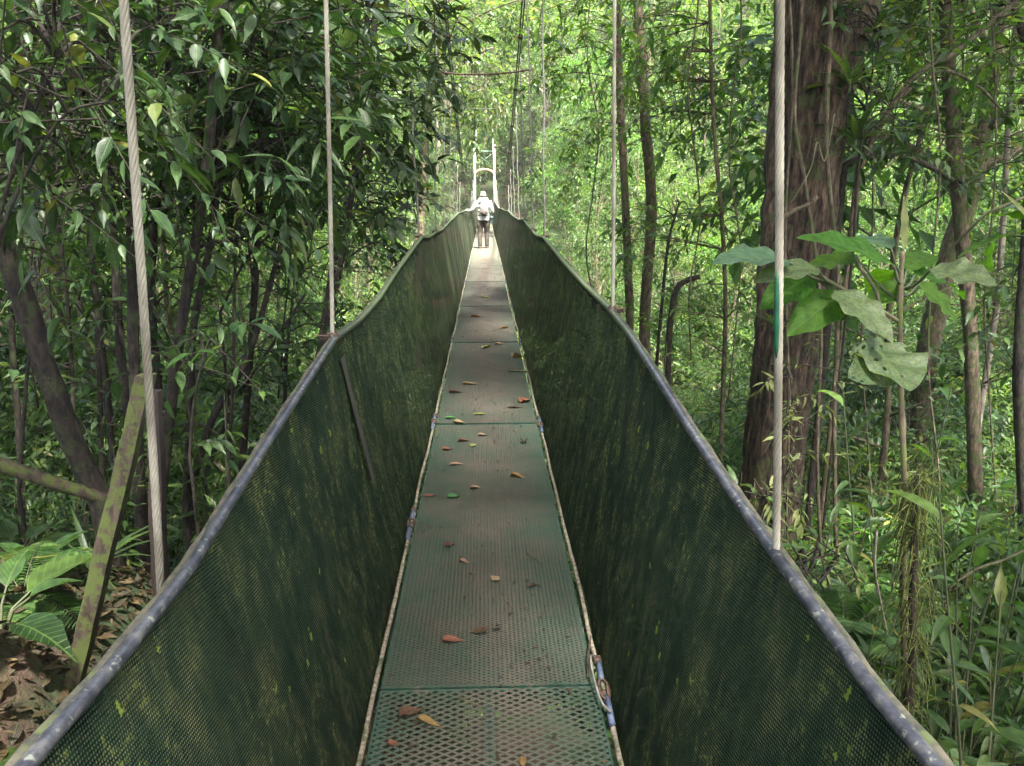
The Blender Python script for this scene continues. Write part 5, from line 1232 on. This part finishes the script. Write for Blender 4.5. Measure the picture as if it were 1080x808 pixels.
# epiphytes
def epi(px, py, d, K, sc, lb, rz=0.5, cat=None):
    p = at(px, py, d); K.put((p.x, p.y, p.z), rz, sc, lb, None)
K_epi = Kind('epiphyte', 'plant', [strap_mesh(471, 22, .42, .10)], M['twig_green'], M['leaf_mid'])
epi(888, 340, 5.65, K_epi, .9, 'strap-leaved epiphyte on the right side of the giant trunk, lower one')
epi(902, 150, 5.8, K_epi, 1.1, 'strap-leaved epiphyte high on the right side of the giant trunk')
epi(896, 90, 5.7, K_epi, .9, 'strap-leaved epiphyte where the giant trunk splits', 1.9)
epi(815, 345, 5.6, K_epi, .5, 'small epiphyte on the left side of the giant trunk', 2.2)
hero_plant('climbing_plant', 'climber with hanging dark leaves on the right side of the giant trunk', 'plant',
    [([(900, 260, 5.75), (905, 180, 5.75), (915, 100, 5.75), (930, 40, 5.75)], .012, .006)],
    [(915, 110, 5.8, .28, .2, .45, 20), (905, 30, 5.8, .25, .2, .3, 14), (940, 130, 5.9, .2, .2, .25, 10)], leaf=.17, asp=.24, per=6, seed=120, leafm='leaf_dark', flat=.3, twl=.3)
hero_plant('climbing_plant', 'feathery-leaved climber on the lower right side of the giant trunk', 'plant',
    [([(830, 560, 5.0), (826, 470, 5.0), (835, 400, 5.0)], .008, .004)],
    [(835, 470, 5.1, .22, .2, .35, 12), (850, 400, 5.2, .2, .15, .25, 8)], leaf=.11, asp=.26, per=7, seed=121, leafm='leaf_pale', flat=.6, twl=.28)

# slender trees right of the rail, midway
RS = [
 ('slim reddish stem nearest the second right cable', [(664, 400, 11), (664, 320, 11), (658, 180, 11), (652, 60, 11), (650, -40, 11)], .085, .06, 'bark'),
 ('pair-mate brown trunk right of the slim reddish stem', [(680, 380, 12), (680, 330, 12), (687, 220, 12), (680, 120, 12), (674, 20, 12), (670, -50, 12)], .12, .09, 'bark'),
 ('bent bare trunk curving right at the top, right of the slender pair', [(704, 400, 9), (706, 350, 9), (712, 310, 9), (722, 297, 9), (738, 292, 9)], .055, .038, 'bark_dark'),
 ('thin dark stem leaning left of the bent bare trunk', [(692, 390, 9.5), (700, 300, 9.5), (706, 250, 9.5), (716, 215, 9.6)], .03, .018, 'bark_dark'),
 ('mossy trunk behind the broad-leaved sapling, right part', [(1030, 560, 7.5), (1026, 440, 7.5), (1022, 330, 7.5), (1010, 200, 7.6), (1000, 60, 7.8), (996, -50, 7.8)], .095, .075, 'bark'),
 ('dark trunk cut by the right edge of the picture', [(1084, 640, 6.0), (1078, 500, 6.0), (1074, 380, 6.0), (1082, 260, 6.1), (1090, 120, 6.2)], .06, .05, 'bark_dark'),
 ('pale slim trunk crossing the upper right corner', [(1050, 330, 10), (1058, 240, 10), (1064, 120, 10), (1074, 0, 10), (1078, -60, 10)], .05, .04, 'bark_pale'),
 ('dark brown broken trunk low at the right edge', [(1074, 800, 4.6), (1072, 720, 4.6), (1070, 640, 4.6)], .05, .045, 'bark_dark'),
]
for i, (lb, pts, r0, r1, bk) in enumerate(RS):
    px, py, d = pts[-2]; nb = []
    if i in (0, 1, 6): nb = [(px - 20 + 30 * i % 50, 40, d, 1.1, 1.0, .9, 46), (px + 10, 130, d, .9, .9, .6, 26)]
    if i == 4: nb = [(1000, 60, d, 1.0, .9, .7, 44), (1040, 150, d, .7, .7, .5, 20), (960, 130, d, .5, .5, .4, 12), (1045, 330, d, .45, .5, .5, 16)]
    if i == 3: nb = [(716, 230, d, .5, .5, .35, 14)]
    if i == 5: nb = [(1080, 330, d, .3, .4, .5, 14), (1070, 560, d, .3, .3, .3, 8)]
    hero_plant('understory_tree', lb, 'tree', [(pts, r0 * .8, r1 * .8)], nb, seed=160 + i, bark=bk, leafm='leaf_bright' if i in (0, 1, 3, 6) else 'leaf_mid', leaf=.15, per=8, kind='hi', twl=.5)
# mossy limbs in the upper right
hero_plant('mossy_branch', 'long mossy limb arching from the giant trunk to the right, upper one', 'branch',
    [([(905, 180, 6.0), (930, 130, 6.0), (965, 80, 6.0), (1000, 60, 6.1), (1050, 20, 6.2), (1085, -10, 6.2)], .028, .016), ([(940, 110, 6.0), (990, 75, 6.1), (1030, 90, 6.2), (1060, 120, 6.3)], .016, .008)],
    [(1000, 50, 6.1, .5, .4, .25, 16), (1060, 40, 6.2, .4, .4, .3, 12)], bark='bark', leafm='leaf_bright', leaf=.13, seed=181, base=tuple(at(905, 180, 6.0)))
hero_plant('mossy_branch', 'dark arched limb reaching right from the giant trunk at mid height', 'branch',
    [([(890, 175, 6.0), (915, 166, 6.0), (955, 166, 6.0), (985, 178, 6.0), (1005, 190, 6.1)], .032, .018)], [], bark='bark_dark', seed=182, base=tuple(at(890, 175, 6.0)))
hero_plant('leafy_tree', 'bright leafy tree hanging in under the top right edge', 'tree',
    [([(1130, 600, 7.2), (1120, 300, 7.2), (1095, 100, 7.2), (1060, -20, 7.2)], .06, .03)],
    [(1060, 60, 7.2, .9, .7, .5, 44), (1000, 20, 7.4, .9, .7, .45, 40), (1070, 170, 7.2, .5, .5, .4, 16), (940, 20, 8, .6, .6, .4, 18)], leafm='leaf_bright', leaf=.14, seed=183)
hero_plant('leafy_tree', 'bright leafy tree between the two right cables under the top edge', 'tree',
    [([(760, 480, 9.4), (765, 300, 9.4), (752, 120, 9.4), (748, -40, 9.4)], .032, .02)],
    [(735, 330, 9.4, .8, .8, .5, 34), (680, 260, 10.5, .6, .8, .4, 22), (740, 30, 9.4, 1.1, .9, .6, 54), (700, 110, 9.6, .8, .8, .5, 30), (770, 130, 9.4, .6, .7, .6, 26), (610, 50, 11.5, .7, .9, .8, 40), (600, 160, 12, .6, .8, .6, 24), (775, 230, 9.4, .4, .5, .4, 12)], leafm='leaf_bright', leaf=.16, seed=184, bark='bark')
hero_plant('leafy_tree', 'bright leafy tree leaning over the left rail between the left hanging cables', 'tree',
    [([(330, 420, 12), (355, 260, 12), (385, 130, 12), (400, -40, 12)], .07, .04)],
    [(400, 60, 12.0, 1.0, 1.0, 1.1, 60), (370, 200, 11, 1.0, .9, .6, 44), (425, 160, 13, .5, .9, .8, 34), (400, 260, 11, .6, .9, .5, 34)], leafm='leaf_mid', leaf=.17, seed=185)
# branches that hang over the far part of the bridge
hero_plant('overhanging_tree', 'bright yellow-green tree whose branches hang over the far part of the bridge', 'tree',
    [([(440, 330, 31), (446, 200, 31), (452, 100, 31), (470, 20, 31), (500, -60, 31)], .20, .12), ([(452, 100, 31), (480, 70, 30), (520, 50, 29)], .06, .03), ([(456, 60, 31), (500, 20, 30), (545, 0, 29)], .06, .03)],
    [(480, 60, 30, 1.5, 1.5, 1.5, 110), (515, 90, 29, 1.2, 1.2, 1.0, 80), (500, 20, 30, 2.2, 1.6, 1.0, 120), (490, 130, 29, .7, .8, .7, 34), (560, 30, 31, 1.6, 1.5, 1.0, 80), (450, 110, 31, 1.0, 1.2, 1.2, 60)], leafm='leaf_bright', leaf=.32, per=9, kind='mid', twl=.9, seed=186, twigs=True, bark='bark')

# ------------------------------------------------------------------ RIGHT: the sapling with very large leaves, close to the camera
def big_leaf(parent_loc, base, tip, wpx_m, mat, nrm, droop=0.25, fold=0.14, nS=14, nT=8, wav=0.012, seed=0, holes=0):
    """one large leaf blade as a fine curved sheet, base and tip as (px,py,d)"""
    b = at(*base); t = at(*tip); L_ = (t - b).length; ax = (t - b).normalized(); up = Vector(nrm); sd = ax.cross(up).normalized(); nm = sd.cross(ax)
    rnd = random.Random(seed); vs = []; uv = []
    for i in range(nS + 1):
        s = i / nS; w_ = wpx_m * 0.5 * (math.sin(math.pi * min(1, s ** 0.80)) ** 0.75) * (1 - 0.12 * s); w_ = max(w_, 0.0012)
        for k in range(nT + 1):
            q = -1 + 2 * k / nT
            h = fold * w_ * (abs(q) ** 1.3) * 1.2 - droop * L_ * (s ** 2 - s * 0.55) + wav * math.sin(s * 19 + 2.2 * q + seed) * abs(q) * w_ * 12
            vs.append(b + ax * L_ * s + sd * w_ * q + nm * h - parent_loc); uv.append((s, 0.5 + q * 0.5))
    fs = []
    for i in range(nS):
        for k in range(nT):
            if holes and rnd.random() < holes and 1 <= i < nS - 1: continue
            fs.append((i * (nT + 1) + k, i * (nT + 1) + k + 1, (i + 1) * (nT + 1) + k + 1, (i + 1) * (nT + 1) + k))
    me = bpy.data.meshes.new('leaf'); me.from_pydata(vs, [], fs); me.update(); ul = me.uv_layers.new(name='UVMap')
    for lp in me.loops: ul.data[lp.index].uv = uv[lp.vertex_index]
    me.materials.append(M[mat]); me.shade_smooth(); return me
def sapling():
    D = 2.45; P0 = at(952, 700, D); e = empty('broad_leaf_sapling', P0); tag(e, 'tall sapling with very large leaves and knobbly green stem right of the giant trunk', 'plant')
    st = [p - P0 for p in px_path([(955, 760, D), (953, 600, D), (954, 520, D), (951, 430, D), (949, 370, D), (950, 300, D), (952, 265, D)])]
    st = [Vector((st[0].x + .05, st[0].y, gz(P0.x, P0.y) - .1 - P0.z))] + st
    mb = MB(); mb.tube(st, [0.0125 - 0.00018 * j + (0.002 if j % 5 == 0 else 0) for j in range(len(st))], 9, jit=.2, seed=3); mb.build('stem', M['moss_twig'], e)
    LV = [ # base, tip, width m, mat, normal, droop, (petiole start), holes
     ((943, 280, 2.42), (848, 241, 2.30), .135, 'leaf_hero', (0.15, -.55, 1), .20, (950, 300, D), 0),
     ((940, 262, 2.45), (900, 246, 2.62), .11, 'leaf_blue_hero', (0, -.5, 1), .2, (951, 290, D), 0),
     ((832, 276, 2.28), (755, 268, 2.15), .13, 'leaf_blue_hero', (0.05, -.42, 1), .22, (880, 300, 2.4), 0),
     ((862, 283, 2.3), (798, 290, 2.2), .12, 'leaf_speckled', (0, -.45, 1), .25, (880, 300, 2.4), 0),
     ((858, 290, 2.42), (803, 322, 2.36), .13, 'leaf_hero', (-.3, -.8, .8), .25, (880, 302, 2.4), 0),
     ((905, 274, 2.6), (845, 279, 2.7), .12, 'leaf_hero', (0, -.55, 1), .2, (950, 320, D), 0),
     ((890, 310, 2.4), (832, 350, 2.3), .14, 'leaf_hero', (-.4, -.9, .7), .2, (948, 348, D), 0),
     ((880, 307, 2.35), (945, 355, 2.15), .135, 'leaf_speckled', (.2, -.95, .9), .22, (938, 345, D), 0),
     ((918, 362, 2.3), (962, 408, 2.05), .24, 'leaf_speckled', (0.1, -1.5, .7), .12, (948, 362, D), .06),
     ((940, 375, 2.3), (900, 396, 2.08), .17, 'leaf_speckled', (0, -1.4, .7), .12, (948, 362, D), .05),
     ((982, 284, 2.35), (1052, 296, 2.2), .15, 'leaf_speckled', (0, -.65, 1), .2, (955, 305, D), 0),
     ((968, 300, 2.5), (1015, 338, 2.5), .11, 'leaf_hero', (.5, -.8, .8), .2, (952, 312, D), 0),
     ((965, 290, 2.6), (1025, 306, 2.8), .13, 'leaf_hero', (.2, -.5, 1), .25, (952, 305, D), 0),
     ((945, 285, 2.6), (918, 302, 2.9), .13, 'leaf_hero', (-.2, -.6, 1), .25, (951, 300, D), 0),
     ((953, 262, 2.45), (954, 206, 2.47), .035, 'leaf_pale', (.3, -1, 0), .04, (952, 275, D), 0),
     ((956, 285, 2.6), (988, 262, 2.8), .11, 'leaf_hero', (0, -.5, 1), .2, (952, 300, D), 0),
     ((950, 300, 2.5), (912, 322, 2.5), .09, 'leaf_hero', (-.2, -.8, 1), .2, (950, 300, D), 0),
    ]
    for i, (b, t, w_, mt_, nr, dr, ps, ho) in enumerate(LV):
        me = big_leaf(P0, b, t, w_, mt_, nr, dr, seed=i, holes=ho, nS=22 if ho else 14, nT=16 if ho else 8); o = link('leaf', me, None, e)
        a = at(*ps) - P0; q = at(*b) - P0; mb = MB(); mb.tube(curve_pts([a, a.lerp(q, .5) + Vector((0, 0, -.012)), q], 4), [.0055 - .0003 * j for j in range(9)], 6); mb.build('leaf_stalk', M['twig_green'], o)
    mb = MB(); mb.tube(curve_pts([at(950, 340, D) - P0, at(925, 325, D) - P0, at(880, 300, 2.4) - P0, at(850, 282, 2.32) - P0], 4), .0065, 7, jit=.15); mb.build('branch', M['twig'], e)
    mb = MB(); mb.tube(curve_pts([at(948, 352, D) - P0, at(930, 345, D) - P0, at(925, 310, D) - P0, at(908, 283, 2.5) - P0, at(903, 270, 2.6) - P0], 4), .006, 7, jit=.15); mb.build('branch', M['twig'], e)
M['moss_twig'] = mat_surf('moss_twig', (0.09, 0.065, 0.045), (0.17, 0.14, 0.08), 40, (1, 1, .4), .9, .6, .004, moss=(.12, .14, .04), moss_amt=.55, moss_scale=9)
M['leaf_blue_hero'] = mat_leaf('leaf_blue_hero', [(0, (0.045, 0.095, 0.060)), (1, (0.060, 0.115, 0.075))], 0.3, rough=0.35, veins=True, objvar=0.05)
sapling()
# plant whose leaves come in from the right edge
def edge_plant():
    D = 2.6; P0 = at(1120, 420, D); e = empty('broad_leaf_plant', P0); tag(e, 'plant with big dark leaves coming in from the right edge beside the sapling', 'plant')
    pp = [at(1135, 700, D) - P0, at(1125, 420, D) - P0, at(1110, 260, D) - P0, at(1100, 200, D) - P0]; pp.insert(0, Vector((pp[0].x, pp[0].y, gz(P0.x, P0.y) - .1 - P0.z)))
    mb = MB(); mb.tube(curve_pts(pp, 4), .010, 7, jit=.2); mb.build('stem', M['moss_twig'], e)
    for i, (b, t, w_, mt_, nr) in enumerate([((1095, 243, 2.6), (1008, 262, 2.5), .10, 'leaf_hero', (.1, .25, 1)), ((1085, 232, 2.6), (1042, 222, 2.5), .07, 'leaf_hero', (0, .2, 1)), ((1090, 222, 2.6), (1062, 215, 2.5), .05, 'leaf_blue_hero', (0, -.1, 1)),
         ((1050, 248, 2.9), (1042, 285, 2.8), .13, 'leaf_hero', (-.6, .8, .6)), ((1110, 260, 2.5), (1062, 200, 2.5), .02, 'leaf_pale', (0, -1, .3))]):
        o = link('leaf', big_leaf(P0, b, t, w_, mt_, nr, .2, seed=i + 30), None, e)
        a = at(1110, 250, D) - P0; q = at(*b) - P0; mb = MB(); mb.tube([a, a.lerp(q, .5), q], .004, 6); mb.build('leaf_stalk', M['twig_green'], o)
    mb = MB(); mb.tube([at(1100, 200, D) - P0, at(1040, 225, 2.7) - P0, at(1000, 265, 2.75) - P0], .005, 6); mb.build('branch', M['twig'], e)
edge_plant()
# hanging mossy vine tangle
def moss_tangle():
    pts = [(952, 800, 2.35), (962, 700, 2.35), (963, 620, 2.35), (966, 540, 2.35), (968, 500, 2.35)]; pp = px_path(pts); P0 = pp[0].copy()
    pp[0] = Vector((pp[0].x, pp[0].y, pp[0].z)); e = empty('mossy_stump_stem', P0); tag(e, 'broken brown stem wrapped in hanging moss and rootlets, below the sapling', 'stump')
    q = [Vector((P0.x, P0.y, gz(P0.x, P0.y) - .1))] + pp
    mb = MB(); mb.tube([p - P0 for p in q], [.020] + [.017 - .0003 * j for j in range(len(pp))], 8, jit=.4, seed=3); mb.build('stem', M['post_wood'], e)
    rng = nrng(14); mb = MB()
    for k in range(620):
        p = pp[rng.integers(0, len(pp))] - P0; p = Vector(p) + Vector(rng.normal(size=3) * np.array([.022, .022, .05]))
        d = Vector(rng.normal(size=3)); d.z -= .9; l_ = rng.uniform(.02, .10)
        mb.tube([p, p + d * l_ * .5, p + d * l_ * .7 - Vector((0, 0, l_ * .5))], [.0022, .0018, .001], 3, cap=False)
    mb.build('moss', M['moss'], e, False)
moss_tangle()
hero_plant('pale_sprig', 'sprig of pale yellow-green lobed leaves poking over the right rail below the giant trunk', 'plant',
    [([(880, 660, 3.2), (868, 620, 3.1), (850, 600, 3.0)], .006, .003)], [(852, 595, 3.0, .12, .08, .05, 8), (885, 590, 3.1, .08, .08, .05, 4)], leaf=.085, asp=.25, per=6, seed=190, leafm='leaf_pale', twl=.12, flat=.8)
hero_plant('pale_sprig', 'small star-shaped pale sprig left of the near right cable above the rail', 'plant',
    [([(800, 600, 4.0), (802, 560, 4.0), (803, 530, 4.0)], .006, .003)], [(803, 525, 4.0, .06, .06, .03, 4), (840, 530, 4.0, .08, .06, .03, 4)], leaf=.10, asp=.25, per=6, seed=191, leafm='leaf_pale', twl=.10, flat=.85)
p = at(895, 640, 2.9); K_fern.put((p.x, p.y, p.z - .15), 2.6, .55, 'fern with narrow leaflets behind the right rail, left of the sapling stem', None)
vine([(940, 690, 2.7), (930, 640, 2.7), (923, 600, 2.7), (925, 560, 2.75)], .004, 'thin pale bare twig standing left of the mossy broken stem', mat='bark_pale', name='bare_twig', seed=7)
vine([(1000, 620, 3.4), (1030, 600, 3.4), (1060, 590, 3.4), (1100, 570, 3.4)], .006, 'thin tan twig slanting to the right edge', mat='twig', name='bare_twig', seed=8)

# hanging lianas
for i, (px, d, y0, y1, lb) in enumerate([(300, 5.9, -60, 420, 'thin liana hanging between the two left cables'), (268, 5.2, -60, 300, 'short dark liana hanging in the upper left thicket'), (35, 4.6, -60, 430, 'thin liana hanging near the left edge'), (915, 6.6, -60, 560, 'thin liana hanging right of the giant trunk'),
     (985, 5.6, -60, 620, 'liana hanging right of the sapling'), (1045, 6.4, -60, 700, 'liana hanging close to the right edge'), (775, 8.5, -60, 420, 'thin liana hanging left of the giant trunk'), (732, 9.0, -60, 380, 'thin liana hanging right of the bent bare trunk'), (625, 12, -60, 330, 'thin liana hanging left of the second right cable')]):
    vine([(px + 7 * math.sin(k * 1.9 + i), y0 + (y1 - y0) * k / 6, d + 0.05 * math.sin(k)) for k in range(7)], 0.0045 + 0.0006 * d, lb, mat='bark_dark' if i < 3 else 'bark', leafy=26, seed=300 + i, name='liana')

# canopy trees that stand around the near end and shade it (their crowns are above the picture)
can_m = [tree_meshes(500 + k, 15, 0.26, 8.0, 5.2, 16, 900, 9, 0.36, 'lo', asp=0.55, twl=1.2, lean=.8) for k in range(2)]
K_can = Kind('canopy_tree', 'tree', can_m, M['bark'], M['leaf_mid'])
for i, (x, y, sc, lb) in enumerate([(-5.5, -1.5, 1.0, 'tall canopy tree behind the left bank of the near end'), (4.8, 0.2, 1.05, 'tall canopy tree behind the right side of the near end'), (-5.2, 5.5, 1.0, 'tall canopy tree above the dark left thicket'),
     (5.5, -7.0, 1.05, 'tall canopy tree behind the near end, farther right'), (-1.5, -8.0, 1.05, 'tall canopy tree straight behind the near end'), (9.5, 5.5, 1.1, 'tall canopy tree on the right slope beyond the giant trunk'),
     (-3.8, 3.0, .8, 'smaller canopy tree over the left bank'), (-8.5, 3.5, 1.0, 'tall canopy tree deep in the left thicket'), (7.5, 12.5, 1.0, 'tall canopy tree over the right valley side'), (-6.5, 11.5, 1.15, 'tall canopy tree over the left valley side')]):
    K_can.put((x, y, place_z(x, y, .3)), i * 1.3, (sc, sc, sc), lb, None)


# every repeated plant gets the label that finds it: its kind, what it stands behind or beside, then its rank in depth there
def sector(o):
    p = np.array(o.location) - np.array([0, 0, 1.6]); zz = p @ _f
    if zz <= 0.1: return 'out of view beside the camera'
    px = 540 + _F * (p @ _r) / zz
    for lim, ph in ((-60, 'beyond the left edge'), (80, 'at the left edge'), (165, 'left of the thick left cable'), (260, 'just right of the thick left cable'), (350, 'left of the second left cable'), (435, 'right of the second left cable'), (500, 'behind the left rail top'),
                    (560, 'in line with the bridge'), (645, 'left of the second right cable'), (720, 'right of the second right cable'), (790, 'left of the giant trunk'), (890, 'behind the giant trunk'), (960, 'behind the sapling'), (1020, 'right of the sapling'), (1090, 'at the right edge')):
        if px < lim: return ph
    return 'beyond the right edge'
KIND_WORD = {}
def kind_word(o, label):
    if 'pale green broad' in label: return 'pale hillside tree'
    if 'far hillside' in label: return 'bright hillside tree'
    if 'slender dark' in label: return 'slender dark-stemmed valley tree'
    if 'bushy bright' in label: return 'bushy bright green valley tree'
    if 'leafy bush' in label: return ('blue-green' if o.children and any(c.data.materials and c.data.materials[0].name == 'leaf_blue' for c in o.children) else 'green') + ' low bush'
    m = [c.data.materials[0].name for c in o.children if c.data.materials and c.data.materials[0].name.startswith('leaf')]
    m = m[0] if m else ''
    w_ = {'leaf_mid': 'green', 'leaf_blue': 'narrow-leaved blue-green', 'leaf_bright': 'bright green', 'leaf_dark': 'dark drooping'}.get(m, 'green')
    if o.name.startswith('shrub'): return w_ + ' shrub'
    return w_ + (' fern' if o.name.startswith('fern') else ' undergrowth plant')
BACK = ['deeper in', 'well back', 'far back', 'deepest']
ORD = ['nearest', 'second nearest', 'third nearest', 'fourth nearest', 'fifth nearest', 'sixth nearest', 'seventh nearest', 'eighth nearest', 'ninth nearest', 'tenth nearest', 'eleventh nearest', 'twelfth nearest']
ORD2 = ['%sth from the front' % w for w in ('thirteen', 'fourteen', 'fifteen', 'sixteen', 'seventeen', 'eighteen', 'nineteen', 'twentie', 'twenty-four', 'twenty-fif', 'twenty-six', 'twenty-seven')] + ['very distant'] * 200
buckets = {}
for o, lb in REG: buckets.setdefault((kind_word(o, lb), sector(o)), []).append(o)
for (kw, sec), L_ in buckets.items():
    L_.sort(key=lambda o: o.location.y)
    for i, o in enumerate(L_):
        o['group'] = kw + 's'
        if len(L_) == 1: o['label'] = 'lone %s %s' % (kw, sec)
        elif i == len(L_) - 1: o['label'] = 'farthest %s %s' % (kw, sec)
        else: o['label'] = '%s %s %s' % (ORD[i] if i < 12 else ORD2[i - 12], kw, sec)


# humid air of the valley: one closed box of even, thin haze
def haze(dens):
    mb = MB(); mb.box((0, 95, 34), (255, 160, 62)); o = mb.build('haze', None, None, False); m, t, out = new_mat('haze')
    v = N(t, 'ShaderNodeVolumePrincipled', Density=dens, Anisotropy=0.2); v.inputs['Color'].default_value = (0.93, 0.97, 0.94, 1)
    t.links.new(v.outputs[0], out.inputs['Volume']); o.data.materials.append(m); tag(o, kind='stuff'); return o
haze(0.0006)
